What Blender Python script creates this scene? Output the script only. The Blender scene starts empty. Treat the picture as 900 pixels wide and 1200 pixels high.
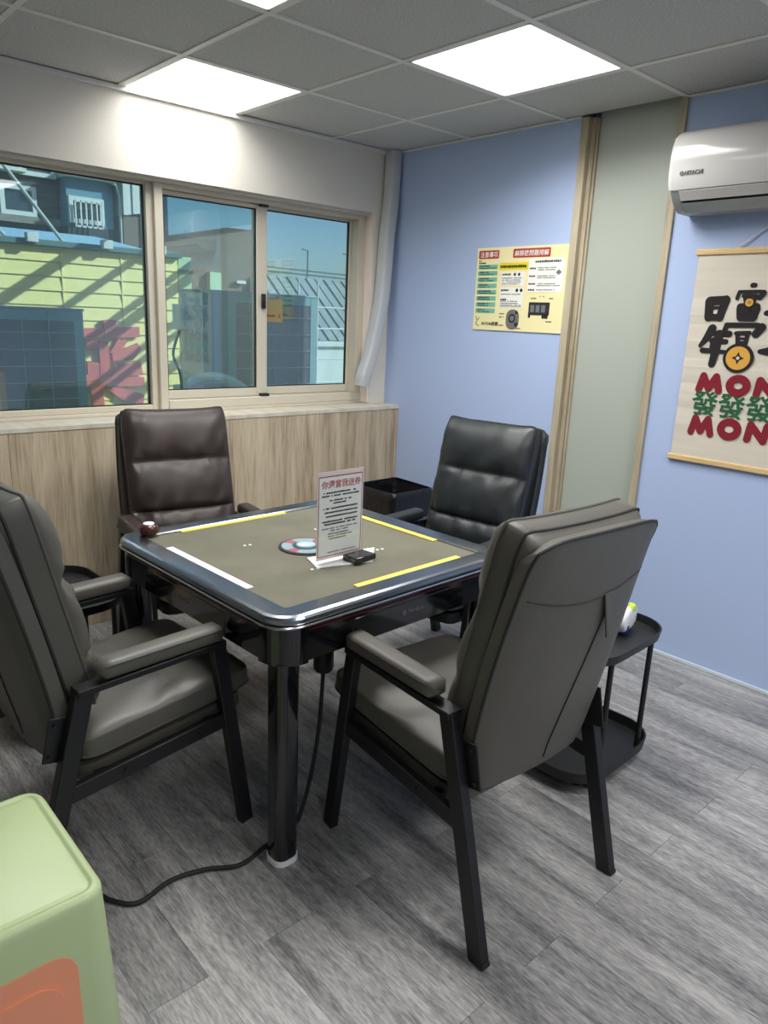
import bpy, bmesh, math, random
from mathutils import Vector, Matrix, noise
random.seed(7)
PI = math.pi
C = bpy.context.scene.collection
SC = bpy.context.scene

# ------------------------------------------------------------------ camera
H = 2.463
cam_d = bpy.data.cameras.new('camera'); cam = bpy.data.objects.new('camera', cam_d); C.objects.link(cam)
yaw, pitch, roll = -0.82667, -0.25687, 0.04340
fw = Vector((math.cos(pitch)*math.sin(yaw), math.cos(pitch)*math.cos(yaw), math.sin(pitch)))
rt = fw.cross(Vector((0, 0, 1))).normalized(); up = rt.cross(fw)
cr, sr = math.cos(roll), math.sin(roll)
r2 = rt*cr + up*sr; u2 = up*cr - rt*sr
cam.matrix_world = Matrix(((r2.x, u2.x, -fw.x, 3.5348), (r2.y, u2.y, -fw.y, -3.2116), (r2.z, u2.z, -fw.z, 1.5067), (0, 0, 0, 1)))
cam_d.sensor_fit = 'VERTICAL'; cam_d.sensor_height = 36.0; cam_d.sensor_width = 27.0
cam_d.lens = 859.77/1200*36.0
cam_d.clip_start = 0.02; cam_d.clip_end = 200
SC.camera = cam

# ------------------------------------------------------------------ light and exposure
SC.view_settings.view_transform = 'Standard'; SC.view_settings.look = 'None'
SC.view_settings.gamma = 1.0; SC.view_settings.use_curve_mapping = False
SC.view_settings.exposure = 1.92
PANEL_STRENGTH = 1.00         # glow of the diffuser itself
PANEL_WATTS = 4.4             # downward light of each panel
world = bpy.data.worlds.new('sky'); SC.world = world; world.use_nodes = True
wn = world.node_tree; wn.nodes.clear()
wo = wn.nodes.new('ShaderNodeOutputWorld'); wb = wn.nodes.new('ShaderNodeBackground')
sky = wn.nodes.new('ShaderNodeTexSky'); sky.sky_type = 'NISHITA'; sky.sun_disc = False
sky.sun_elevation = math.radians(31); sky.sun_rotation = math.radians(33)
sky.ozone_density = 3.0; wb.inputs['Strength'].default_value = 0.05
wn.links.new(sky.outputs[0], wb.inputs[0]); wn.links.new(wb.outputs[0], wo.inputs[0])
sun_d = bpy.data.lights.new('sun', 'SUN'); sun_d.energy = 2.5; sun_d.angle = 0.009; sun_d.color = (1, .95, .86)
sun = bpy.data.objects.new('sun', sun_d); C.objects.link(sun)
sun.rotation_euler = Vector((-0.55, -0.85, -0.60)).to_track_quat('-Z', 'Y').to_euler()

# ------------------------------------------------------------------ materials
MATS = {}
def pmat(name, col, rough=.5, metal=0., bump=None, var=None, spec=.5, coat=0., emit=None):
    """procedural material; bump=(scale,strength[,distance]); var=(scale, darker colour, stretch xyz)"""
    if name in MATS: return MATS[name]
    m = bpy.data.materials.new(name); m.use_nodes = True; nt = m.node_tree
    b = nt.nodes['Principled BSDF']
    b.inputs['Base Color'].default_value = (*col, 1); b.inputs['Roughness'].default_value = rough
    b.inputs['Metallic'].default_value = metal; b.inputs['Specular IOR Level'].default_value = spec
    b.inputs['Coat Weight'].default_value = coat; b.inputs['Coat Roughness'].default_value = .08
    if emit:
        b.inputs['Emission Color'].default_value = (*emit[0], 1); b.inputs['Emission Strength'].default_value = emit[1]
    tc = nt.nodes.new('ShaderNodeTexCoord')
    if var:
        mp = nt.nodes.new('ShaderNodeMapping'); mp.inputs['Scale'].default_value = var[2] if len(var) > 2 else (1, 1, 1)
        n = nt.nodes.new('ShaderNodeTexNoise'); n.inputs['Scale'].default_value = var[0]; n.inputs['Detail'].default_value = 5
        r = nt.nodes.new('ShaderNodeValToRGB'); r.color_ramp.elements[0].position = .32; r.color_ramp.elements[1].position = .68
        r.color_ramp.elements[0].color = (*var[1], 1); r.color_ramp.elements[1].color = (*col, 1)
        nt.links.new(tc.outputs['Object'], mp.inputs[0]); nt.links.new(mp.outputs[0], n.inputs['Vector'])
        nt.links.new(n.outputs['Fac'], r.inputs[0]); nt.links.new(r.outputs[0], b.inputs['Base Color'])
    if bump:
        n2 = nt.nodes.new('ShaderNodeTexNoise'); n2.inputs['Scale'].default_value = bump[0]; n2.inputs['Detail'].default_value = 4
        bp = nt.nodes.new('ShaderNodeBump'); bp.inputs['Strength'].default_value = bump[1]
        bp.inputs['Distance'].default_value = bump[2] if len(bump) > 2 else .002
        nt.links.new(tc.outputs['Object'], n2.inputs['Vector']); nt.links.new(n2.outputs['Fac'], bp.inputs['Height'])
        nt.links.new(bp.outputs[0], b.inputs['Normal'])
    MATS[name] = m
    return m

def woodmat(name, dark, mid, light, along='z', scale=1.0, rough=.5, grain=1.0, rand=True, bumpd=.0006, g1=(1.0, 14), g2=(7, 130), dist=.6):
    m = bpy.data.materials.new(name); m.use_nodes = True; nt = m.node_tree; L = nt.links.new
    b = nt.nodes['Principled BSDF']; b.inputs['Roughness'].default_value = rough
    tc = nt.nodes.new('ShaderNodeTexCoord'); oi = nt.nodes.new('ShaderNodeObjectInfo')
    mul = nt.nodes.new('ShaderNodeVectorMath'); mul.operation = 'SCALE'; mul.inputs[3].default_value = 37.0 if rand else 0
    cmb = nt.nodes.new('ShaderNodeCombineXYZ')
    for i in range(3): L(oi.outputs['Random'], cmb.inputs[i])
    L(cmb.outputs[0], mul.inputs[0])
    add = nt.nodes.new('ShaderNodeVectorMath'); add.operation = 'ADD'
    L(tc.outputs['Object'], add.inputs[0]); L(mul.outputs[0], add.inputs[1])
    def stretched(lo, hi):
        mp = nt.nodes.new('ShaderNodeMapping')
        s = [hi, hi, hi]; s['xyz'.index(along)] = lo
        mp.inputs['Scale'].default_value = [v*scale for v in s]; L(add.outputs[0], mp.inputs[0]); return mp
    m1 = stretched(*g1); n1 = nt.nodes.new('ShaderNodeTexNoise'); n1.inputs['Scale'].default_value = 1.0; n1.inputs['Detail'].default_value = 7; n1.inputs['Roughness'].default_value = .62; n1.inputs['Distortion'].default_value = dist
    L(m1.outputs[0], n1.inputs['Vector'])
    m2 = stretched(*g2); n2 = nt.nodes.new('ShaderNodeTexNoise'); n2.inputs['Scale'].default_value = 1.0; n2.inputs['Detail'].default_value = 3
    L(m2.outputs[0], n2.inputs['Vector'])
    mx = nt.nodes.new('ShaderNodeMath'); mx.operation = 'MULTIPLY_ADD'; mx.inputs[1].default_value = .45*grain; L(n2.outputs['Fac'], mx.inputs[0])
    sb = nt.nodes.new('ShaderNodeMath'); sb.operation = 'SUBTRACT'; sb.inputs[1].default_value = .225*grain; L(n1.outputs['Fac'], sb.inputs[0]); L(sb.outputs[0], mx.inputs[2])
    rp = nt.nodes.new('ShaderNodeValToRGB'); e = rp.color_ramp.elements
    e[0].position = .28; e[0].color = (*dark, 1); e[1].position = .72; e[1].color = (*light, 1)
    k = e.new(.5); k.color = (*mid, 1)
    L(mx.outputs[0], rp.inputs[0])
    hv = nt.nodes.new('ShaderNodeHueSaturation'); mr = nt.nodes.new('ShaderNodeMapRange')
    mr.inputs[3].default_value = .9 if rand else 1; mr.inputs[4].default_value = 1.08 if rand else 1
    L(oi.outputs['Random'], mr.inputs[0]); L(mr.outputs[0], hv.inputs['Value']); L(rp.outputs[0], hv.inputs['Color'])
    L(hv.outputs[0], b.inputs['Base Color'])
    bp = nt.nodes.new('ShaderNodeBump'); bp.inputs['Strength'].default_value = .5; bp.inputs['Distance'].default_value = bumpd
    L(mx.outputs[0], bp.inputs['Height']); L(bp.outputs[0], b.inputs['Normal'])
    MATS[name] = m
    return m

def glassmat(name, tint, ior=.04, haze=0.0, hazecol=(.6, .8, .8)):
    m = bpy.data.materials.new(name); m.use_nodes = True; nt = m.node_tree; nt.nodes.clear(); L = nt.links.new
    o = nt.nodes.new('ShaderNodeOutputMaterial'); t = nt.nodes.new('ShaderNodeBsdfTransparent'); t.inputs[0].default_value = (*tint, 1)
    g = nt.nodes.new('ShaderNodeBsdfGlossy'); g.inputs['Roughness'].default_value = .015
    lw = nt.nodes.new('ShaderNodeLayerWeight'); lw.inputs[0].default_value = .5
    p5 = nt.nodes.new('ShaderNodeMath'); p5.operation = 'POWER'; p5.inputs[1].default_value = 5; L(lw.outputs['Facing'], p5.inputs[0])
    f = nt.nodes.new('ShaderNodeMath'); f.operation = 'MULTIPLY_ADD'; f.inputs[1].default_value = 1-ior; f.inputs[2].default_value = ior; L(p5.outputs[0], f.inputs[0])
    mx = nt.nodes.new('ShaderNodeMixShader'); L(f.outputs[0], mx.inputs[0])
    if haze:
        d = nt.nodes.new('ShaderNodeBsdfDiffuse'); d.inputs[0].default_value = (*hazecol, 1)
        m0 = nt.nodes.new('ShaderNodeMixShader'); m0.inputs[0].default_value = haze
        L(t.outputs[0], m0.inputs[1]); L(d.outputs[0], m0.inputs[2]); L(m0.outputs[0], mx.inputs[1])
    else: L(t.outputs[0], mx.inputs[1])
    L(g.outputs[0], mx.inputs[2]); L(mx.outputs[0], o.inputs[0])
    MATS[name] = m
    return m

def srgb(r, g, b):
    f = lambda c: ((c/255+.055)/1.055)**2.4 if c/255 > .04045 else c/255/12.92
    return (f(r), f(g), f(b))

pmat('blue_wall', srgb(172, 190, 226), .75, bump=(60, .08))
pmat('white_wall', srgb(222, 218, 208), .8, bump=(50, .08), var=(1.6, srgb(214, 210, 200)))
pmat('dado', srgb(205, 215, 225), .7)
pmat('tile', srgb(214, 214, 210), .95, bump=(170, 1.0, .004), var=(150, srgb(180, 181, 178)))
pmat('grid', srgb(226, 225, 218), .5)
pmat('panel_frame', srgb(235, 235, 232), .5)
pmat('panel_light', (1, 1, 1), .4, emit=((1, .985, .95), PANEL_STRENGTH))
pmat('cream', srgb(206, 199, 182), .45, bump=(40, .05))
pmat('seal', (.01, .012, .012), .6)
pmat('ledge', srgb(214, 208, 192), .5, var=(3, srgb(196, 188, 170), (1, 6, 1)))
pmat('black_metal', (.0065, .007, .0085), .42, metal=0, bump=(300, .1))
pmat('gloss_black', (.004, .0045, .006), .12, coat=.6)
pmat('rim_black', (.30, .325, .355), .24, metal=1)
pmat('silver', (.55, .56, .58), .25, metal=1)
pmat('wine', (.075, .006, .012), .35)
pmat('felt', srgb(108, 106, 92), .9, bump=(700, .5), var=(6, srgb(98, 96, 82)))
pmat('yellow', srgb(232, 216, 96), .5)
pmat('white', srgb(238, 240, 240), .45)
pmat('red_knob', srgb(72, 30, 25), .25, coat=.5)
pmat('ac_white', srgb(222, 220, 218), .14, coat=.3)
pmat('ac_grey', srgb(170, 172, 172), .35)
pmat('dark', (.008, .008, .01), .6)
pmat('mark_grey', srgb(110, 112, 116), .5)
pmat('bag', (.006, .0065, .008), .22, bump=(45, .6, .01))
pmat('duct', srgb(196, 199, 200), .65)
pmat('wall_pink', srgb(236, 222, 212), .7)
pmat('frost', srgb(172, 179, 170), .32, bump=(90, .04))
pmat('poster', srgb(238, 228, 176), .35)
pmat('paper', srgb(236, 236, 230), .6)
pmat('red_print', srgb(170, 50, 42), .6)
pmat('green_print', srgb(120, 180, 160), .6)
pmat('yellow_print', srgb(222, 208, 40), .6)
pmat('ink', srgb(34, 34, 36), .7)
pmat('ink_soft', srgb(110, 112, 112), .7)
pmat('canvas', srgb(214, 207, 194), .9, bump=(260, .25), var=(9, srgb(204, 197, 183), (.3, .3, 3)))
pmat('canvas_black', srgb(30, 27, 28), .9)
pmat('canvas_red', srgb(128, 22, 40), .9)
pmat('canvas_green', srgb(34, 92, 58), .9)
pmat('gold', srgb(214, 160, 66), .8)
pmat('string', srgb(206, 204, 204), .8)
pmat('bin_green', srgb(178, 196, 148), .42, bump=(200, .1))
pmat('bin_orange', srgb(226, 148, 114), .45, bump=(200, .1))
pmat('rubber', (.01, .01, .011), .7)
pmat('pack_white', srgb(238, 240, 242), .35)
pmat('pack_blue', srgb(30, 52, 150), .35)
pmat('pack_lime', srgb(190, 220, 60), .35)
pmat('siding', srgb(240, 226, 152), .75, var=(2, srgb(230, 216, 140)))
pmat('siding_green', srgb(176, 204, 160), .75)
pmat('cap_teal', srgb(84, 112, 112), .6)
pmat('sign_red', srgb(214, 104, 92), .6, var=(7, srgb(196, 92, 84)))
pmat('conc', srgb(150, 148, 140), .9, var=(3, srgb(120, 118, 112)))
pmat('cond_case', srgb(214, 222, 222), .5)
pmat('cond_face', srgb(122, 158, 164), .5)
pmat('coil', srgb(74, 72, 72), .7, bump=(200, .4), var=(3, srgb(58, 58, 60)))
pmat('wire', srgb(168, 178, 174), .5)
pmat('bld_dark', srgb(74, 84, 88), .9, var=(2.5, srgb(50, 58, 62)))
pmat('bld_blue', srgb(96, 138, 158), .8)
pmat('bld_brown', srgb(132, 112, 98), .9, var=(1.2, srgb(108, 98, 92)))
pmat('bld_white', srgb(206, 212, 208), .8)
pmat('roof_blue', srgb(150, 190, 210), .6)
pmat('metal_sheet', srgb(150, 160, 160), .5, var=(1.5, srgb(128, 138, 138)))
pmat('bld_glass', srgb(46, 66, 78), .15)
woodmat('plank', srgb(92, 91, 93), srgb(138, 137, 137), srgb(174, 172, 171), along='x', scale=1.0, rough=.38, grain=1.5, g1=(1.5, 17), g2=(34, 190), dist=.3)
woodmat('oak', srgb(142, 126, 100), srgb(188, 172, 146), srgb(212, 198, 172), along='z', scale=1.0, rough=.55)
woodmat('pale_wood', srgb(150, 138, 114), srgb(176, 164, 140), srgb(192, 182, 160), along='z', scale=1.4, rough=.5, rand=False)
woodmat('rod_wood', srgb(198, 164, 112), srgb(218, 186, 134), srgb(230, 200, 150), along='x', scale=1.4, rough=.5, rand=False)
glassmat('tint_glass', (.68, .82, .86), .12, haze=.08, hazecol=(.5, .72, .76))
glassmat('acrylic', (.96, .97, .97), .03)
def leather(name, col, dark):
    return pmat(name, col, .48, bump=(240, .22, .001), var=(5, dark), spec=.62)
leather('leather_olive', srgb(84, 82, 75), srgb(77, 75, 68))
leather('leather_brown', srgb(54, 42, 39), srgb(48, 38, 35))
leather('leather_black', srgb(32, 37, 40), srgb(28, 32, 35))
pmat('seam', (.012, .011, .01), .7)
pmat('piping_dark', (.016, .015, .014), .55)

# ------------------------------------------------------------------ mesh helpers
class MB:
    def __init__(s): s.v = []; s.f = []
    def add(s, vs, fs):
        o = len(s.v); s.v += [tuple(p) for p in vs]; s.f += [tuple(i+o for i in f) for f in fs]; return s
    def box(s, x0, x1, y0, y1, z0, z1):
        return s.add([(x0, y0, z0), (x1, y0, z0), (x1, y1, z0), (x0, y1, z0), (x0, y0, z1), (x1, y0, z1), (x1, y1, z1), (x0, y1, z1)],
                     [(3, 2, 1, 0), (4, 5, 6, 7), (0, 1, 5, 4), (1, 2, 6, 5), (2, 3, 7, 6), (3, 0, 4, 7)])
    def bar(s, a, b, w, h, side=None):
        """straight bar of rectangular section w (along side) x h from a to b"""
        a, b = Vector(a), Vector(b); d = (b-a).normalized()
        sd = Vector(side) if side else (Vector((0, 0, 1)) if abs(d.z) < .9 else Vector((1, 0, 0)))
        sd = (sd - d*sd.dot(d)).normalized(); t = d.cross(sd)
        vs = [p + sd*(w/2*i) + t*(h/2*j) for p in (a, b) for i, j in ((-1, -1), (1, -1), (1, 1), (-1, 1))]
        return s.add(vs, [(0, 1, 2, 3), (7, 6, 5, 4), (0, 4, 5, 1), (1, 5, 6, 2), (2, 6, 7, 3), (3, 7, 4, 0)])
    def tube(s, pts, r, n=8, closed=False, ry=None):
        pts = [Vector(p) for p in pts]; k = len(pts); rings = []; prev = None
        for i, p in enumerate(pts):
            if closed: d = pts[(i+1) % k] - pts[i-1]
            else: d = pts[min(i+1, k-1)] - pts[max(i-1, 0)]
            d.normalize()
            if prev is None:
                sd = Vector((0, 0, 1)) if abs(d.z) < .9 else Vector((0, 1, 0))
                sd = (sd - d*sd.dot(d)).normalized()
            else: sd = (prev - d*prev.dot(d)).normalized()
            prev = sd; t = d.cross(sd); rr = r[i] if isinstance(r, (list, tuple)) else r
            rings.append([p + sd*(rr*math.cos(2*PI*j/n)) + t*((ry or rr)*math.sin(2*PI*j/n)) for j in range(n)])
        vs = [q for g in rings for q in g]; fs = []
        for i in range(k if closed else k-1):
            i2 = (i+1) % k
            for j in range(n):
                j2 = (j+1) % n; fs.append((i*n+j, i*n+j2, i2*n+j2, i2*n+j))
        if not closed: fs += [tuple(range(n))[::-1], tuple((k-1)*n+j for j in range(n))]
        return s.add(vs, fs)
    def lathe(s, prof, cx=0, cy=0, n=24):
        """prof list of (r,z) bottom to top, capped"""
        vs = []; fs = []; k = len(prof)
        for r, z in prof:
            for j in range(n): vs.append((cx+r*math.cos(2*PI*j/n), cy+r*math.sin(2*PI*j/n), z))
        for i in range(k-1):
            for j in range(n):
                j2 = (j+1) % n; fs.append((i*n+j, i*n+j2, (i+1)*n+j2, (i+1)*n+j))
        fs += [tuple(range(n))[::-1], tuple((k-1)*n+j for j in range(n))]
        return s.add(vs, fs)
    def prism(s, poly, f0, f1):
        """poly = 2-D points; f0,f1 map (a,b) to the two end caps"""
        n = len(poly); vs = [f0(*p) for p in poly] + [f1(*p) for p in poly]
        fs = [tuple(range(n))[::-1], tuple(range(n, 2*n))] + [(i, (i+1) % n, n+(i+1) % n, n+i) for i in range(n)]
        return s.add(vs, fs)
    def loft(s, rings, cap=True, closed=True):
        n = len(rings[0]); vs = [p for r in rings for p in r]; fs = []
        for i in range(len(rings)-1):
            for j in range(n if closed else n-1):
                j2 = (j+1) % n; fs.append((i*n+j, i*n+j2, (i+1)*n+j2, (i+1)*n+j))
        if cap and closed: fs += [tuple(range(n))[::-1], tuple((len(rings)-1)*n+j for j in range(n))]
        return s.add(vs, fs)
    def build(s, name, mat, parent=None, smooth=False, bevel=0, loc=None, angle=35, seg=2):
        me = bpy.data.meshes.new(name)
        me.from_pydata([tuple(p) for p in s.v], [], s.f)
        bm = bmesh.new(); bm.from_mesh(me); bmesh.ops.recalc_face_normals(bm, faces=bm.faces); bm.to_mesh(me); bm.free()
        if smooth:
            me.shade_smooth(); me.set_sharp_from_angle(angle=math.radians(angle))
        me.materials.append(MATS[mat] if isinstance(mat, str) else mat)
        o = bpy.data.objects.new(name, me); C.objects.link(o)
        if parent: o.parent = parent
        if loc: o.location = loc
        if bevel:
            b = o.modifiers.new('bevel', 'BEVEL'); b.width = bevel; b.segments = seg; b.limit_method = 'ANGLE'; b.angle_limit = math.radians(40)
            if not smooth: me.shade_smooth(); me.set_sharp_from_angle(angle=math.radians(50))
        return o

def rrect(x0, x1, y0, y1, r, n=6):
    out = []
    for cx, cy, a in ((x1-r, y1-r, 0), (x0+r, y1-r, 90), (x0+r, y0+r, 180), (x1-r, y0+r, 270)):
        for i in range(n+1):
            t = math.radians(a+90*i/n); out.append((cx+r*math.cos(t), cy+r*math.sin(t)))
    return out
def rbox(x0, x1, y0, y1, z0, z1, r):
    """vertical-edged rounded box as an MB"""
    m = MB(); m.prism(rrect(x0, x1, y0, y1, r), lambda a, b: (a, b, z0), lambda a, b: (a, b, z1)); return m
def thing(name, label, cat, loc=(0, 0, 0), rotz=0, group=None):
    o = bpy.data.objects.new(name, None); C.objects.link(o); o.location = loc; o.rotation_euler = (0, 0, rotz)
    o.empty_display_size = .1; o['label'] = label; o['category'] = cat
    if group: o['group'] = group
    return o
def tag(o, label, cat, group=None):
    o['label'] = label; o['category'] = cat
    if group: o['group'] = group
    return o
def struct(o): o['kind'] = 'structure'; return o
def sempty(name):
    o = bpy.data.objects.new(name, None); C.objects.link(o); o.empty_display_size = .1; o['kind'] = 'structure'; return o
def text(name, body, size, origin, U, V, mat, parent=None, bold=0., align='LEFT', sx=1., ext=.0006, loc=None, skew=0.):
    """flat lettering as a mesh in the plane origin + a*U + b*V"""
    cu = bpy.data.curves.new(name, 'FONT'); cu.body = body; cu.size = size; cu.align_x = align
    cu.offset = bold; cu.extrude = ext; cu.resolution_u = 3; cu.shear = skew
    o = bpy.data.objects.new(name, cu); C.objects.link(o)
    dg = bpy.context.evaluated_depsgraph_get(); dg.update()
    me = bpy.data.meshes.new_from_object(o.evaluated_get(dg)); bpy.data.objects.remove(o)
    U = Vector(U).normalized(); V = Vector(V).normalized(); N = U.cross(V); O = Vector(origin)
    for v in me.vertices: v.co = O + U*(v.co.x*sx) + V*v.co.y + N*v.co.z
    me.materials.clear(); me.materials.append(MATS[mat])
    t = bpy.data.objects.new(name, me); C.objects.link(t)
    if parent: t.parent = parent
    return t
class Sheet:
    """flat print on a plane: origin O, axes U (right), V (up)"""
    def __init__(s, O, U, V): s.O = Vector(O); s.U = Vector(U); s.V = Vector(V); s.N = s.U.cross(s.V)
    def P(s, a, b, n=0): return s.O + s.U*a + s.V*b + s.N*n
    def poly(s, mb, pts, n0=.0003, n1=.0012):
        mb.prism(pts, lambda a, b: s.P(a, b, n0), lambda a, b: s.P(a, b, n1)); return mb
    def rect(s, mb, a0, b0, a1, b1, n0=.0003, n1=.0012): return s.poly(mb, [(a0, b0), (a1, b0), (a1, b1), (a0, b1)], n0, n1)
    def disc(s, mb, a, b, r, n0=.0003, n1=.0012, k=20, ry=None):
        return s.poly(mb, [(a+r*math.cos(2*PI*i/k), b+(ry or r)*math.sin(2*PI*i/k)) for i in range(k)], n0, n1)
    def stroke(s, mb, pts, w, n0=.0003, n1=.0012):
        """brush stroke: a chain of fat segments with round ends; w = one width or a list"""
        ws = w if isinstance(w, (list, tuple)) else [w]*len(pts); e = 0
        for i in range(len(pts)-1):
            a, b = Vector(pts[i]), Vector(pts[i+1]); d = (b-a).normalized(); p = Vector((-d.y, d.x)); wa, wb = ws[i]/2, ws[i+1]/2
            out = []
            t0 = math.atan2(p.y, p.x)
            for j in range(7): t = t0+PI*j/6; out.append((a.x+wa*math.cos(t), a.y+wa*math.sin(t)))
            for j in range(7): t = t0+PI+PI*j/6; out.append((b.x+wb*math.cos(t), b.y+wb*math.sin(t)))
            s.poly(mb, out, n0, n1+e); e += .00008
        return mb
    def lines(s, mb, a0, a1, b, h, rnd, gap=.25):
        """a line of illegible small print: a row of little blocks"""
        a = a0
        while a < a1-h*.5:
            w = h*(.55+.5*rnd.random())
            if rnd.random() > gap*.35: s.rect(mb, a, b+h*.1*rnd.random(), min(a+w, a1), b+h*(.8+.2*rnd.random()))
            a += w*1.22
        return mb

# ------------------------------------------------------------------ room shell
RX, RY = 6.1, -5.6
mb = MB()
mb.box(-.3, RX+.1, RY-.1, .1, -.08, -.008)
floor = struct(mb.build('floor', 'dark'))
rows, cache = 0, {}
k = -4
PW, PL = .1495, .92
while True:
    y1 = -.598 - PW*k; y0 = y1-PW
    if y1 <= RY: break
    off = 2.733 if k % 2 == 0 else 2.271
    n0 = math.floor((.0-off)/PL)
    ya, yb = max(y0, RY), min(y1, 0)
    if yb-ya > .004:
        for n in range(n0, n0+9):
            xa, xb = max(off+n*PL, 0.0), min(off+(n+1)*PL, RX)
            if xb-xa < .01: continue
            key = (round(xb-xa, 4), round(yb-ya, 4))
            if key in cache:
                o = cache[key].copy(); C.objects.link(o)
            else:
                hx, hy = (xb-xa)/2-.0006, (yb-ya)/2-.0004
                o = MB().box(-hx, hx, -hy, hy, -.008, 0).build('plank', 'plank'); cache[key] = o
            o.parent = floor; o.location = ((xa+xb)/2, (ya+yb)/2, 0)
    k += 1

# ceiling: slab, grid bars, tiles
ceiling = struct(MB().box(-.3, RX+.1, RY-.1, .1, H+.06, H+.16).build('ceiling', 'dark'))
T = .606
gx = [0.0, .605] + [.605+T*i for i in range(1, 9)] + [RX]
gy = [0.0] + [-.468-T*i for i in range(0, 9)] + [RY]
gx = [g for g in gx if g <= RX]; gy = [g for g in gy if g >= RY]
LIGHTS = [(0, 2), (2, 1), (2, 3), (5, 2), (7, 2), (7, 5)]     # (column, row); only the first three are in view
tcache = {}
for i in range(len(gx)-1):
    for j in range(len(gy)-1):
        if (i, j) in LIGHTS: continue
        w, d = gx[i+1]-gx[i]-.012, gy[j]-gy[j+1]-.012
        if w < .03 or d < .03: continue
        key = (round(w, 3), round(d, 3))
        if key in tcache: o = tcache[key].copy(); C.objects.link(o)
        else: o = MB().box(-w/2, w/2, -d/2, d/2, 0, .015).build('ceiling_tile', 'tile', bevel=.003); tcache[key] = o
        o.parent = ceiling; o.location = ((gx[i]+gx[i+1])/2, (gy[j]+gy[j+1])/2, H+.004)
for i, g in enumerate(gx[1:-1]): MB().box(g-.0125, g+.0125, RY, 0, H-.002, H+.03).build('grid_bar', 'grid', ceiling, bevel=.001)
for g in gy[1:-1]: MB().box(0, RX, g-.012, g+.012, H-.0012, H+.028).build('grid_bar', 'grid', ceiling, bevel=.001)
LBL = {0: 'square ceiling light panel beside the window wall', 1: 'square ceiling light panel in front of the blue wall and glass strip',
       2: 'square ceiling light panel cut off by the top edge of the photo'}
for q, (i, j) in enumerate(LIGHTS):
    x0, x1, y0, y1 = gx[i], gx[i+1], gy[j+1], gy[j]
    cx, cy = (x0+x1)/2, (y0+y1)/2; hw, hd = (x1-x0)/2-.012, (y1-y0)/2-.011
    t = thing('ceiling_light', LBL.get(q, 'square ceiling light panel outside the photo, further into the room'), 'ceiling light', (cx, cy, H), 0,
              'ceiling light panels' if q < 3 else 'ceiling light panels further into the room')
    f = MB()
    for a in (-1, 1):
        f.box(min(a*hw, a*(hw-.012)), max(a*hw, a*(hw-.012)), -hd, hd, -.001, .03)
        f.box(-hw, hw, min(a*hd, a*(hd-.012)), max(a*hd, a*(hd-.012)), -.001, .03)
    f.build('frame', 'panel_frame', t)
    MB().box(-hw+.012, hw-.012, -hd+.012, hd-.012, .004, .012).build('diffuser', 'panel_light', t)
    ld = bpy.data.lights.new('panel_lamp', 'AREA'); ld.shape = 'RECTANGLE'; ld.size = 2*hw-.03; ld.size_y = 2*hd-.03
    ld.energy = PANEL_WATTS*(.36 if q == 0 else 1.12);     # the panel by the window is the dimmest
    ld.spread = math.radians(152); ld.color = (1, .985, .95)
    lo_ = bpy.data.objects.new('panel_lamp', ld); C.objects.link(lo_); lo_.parent = t; lo_.location = (0, 0, .002)

# walls
WT = .22                                     # window wall thickness
WZ0, WZ1 = .99, 2.115                        # window opening
m = MB()
m.box(-WT, 0, RY, 0, WZ1, H+.06); m.box(-WT, 0, RY, 0, -.08, WZ0-.02)
m.box(-WT, 0, -.135, 0.0, WZ0-.02, WZ1); m.box(-WT, 0, RY, -3.2, WZ0-.02, WZ1)
struct(m.build('wall_left', 'white_wall'))
SX0, SX1 = 1.311, 1.829                      # glass strip in the blue wall
m = MB()
m.box(-WT, SX0, 0, .16, -.08, H+.06); m.box(SX1, RX+.1, 0, .16, -.08, H+.06); m.box(SX0, SX1, .10, .16, -.08, H+.06)
struct(m.build('wall_back', 'blue_wall'))
struct(MB().box(RX, RX+.1, RY, 0, -.08, H+.06).build('wall_right', 'blue_wall'))
struct(MB().box(-WT, RX+.1, RY-.1, RY, -.08, H+.06).build('wall_front', 'white_wall'))
# ceiling edge trims and reveal
struct(MB().box(.0, .022, RY, 0, H-.020, H-.0).build('trim_1', 'grid', bevel=.001))
m = MB(); m.box(.022, SX0, -.018, -.0005, H-.006, H+.001); m.box(SX1, RX, -.018, -.0005, H-.006, H+.001)
struct(m.build('trim_2', 'grid'))
struct(MB().box(SX1+.002, RX, -.008, -.0005, 0.0005, .018).build('baseboard_back', 'dado', bevel=.002))

# frosted glass strip (a fixed light with timber casing)
w4 = sempty('window_4')
MB().box(SX0, SX0+.040, -.014, .05, 0, H-.006).build('casing', 'pale_wood', w4, bevel=.002)
MB().box(SX0+.040, SX0+.062, .016, .06, 0, H-.006).build('stop_bead', 'pale_wood', w4, bevel=.002)
MB().box(SX0+.062, SX0+.074, .026, .06, 0, H-.006).build('glazing_bead', 'pale_wood', w4, bevel=.002)
MB().box(SX1-.036, SX1, -.014, .06, 0, H-.006).build('casing', 'pale_wood', w4, bevel=.002)
MB().box(SX0+.070, SX1-.036, .040, .052, 0, H+.03).build('pane', 'frost', w4)
MB().box(SX0+.04, SX1-.036, .028, .06, 0, .05).build('bottom_rail', 'pale_wood', w4, bevel=.002)

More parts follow.
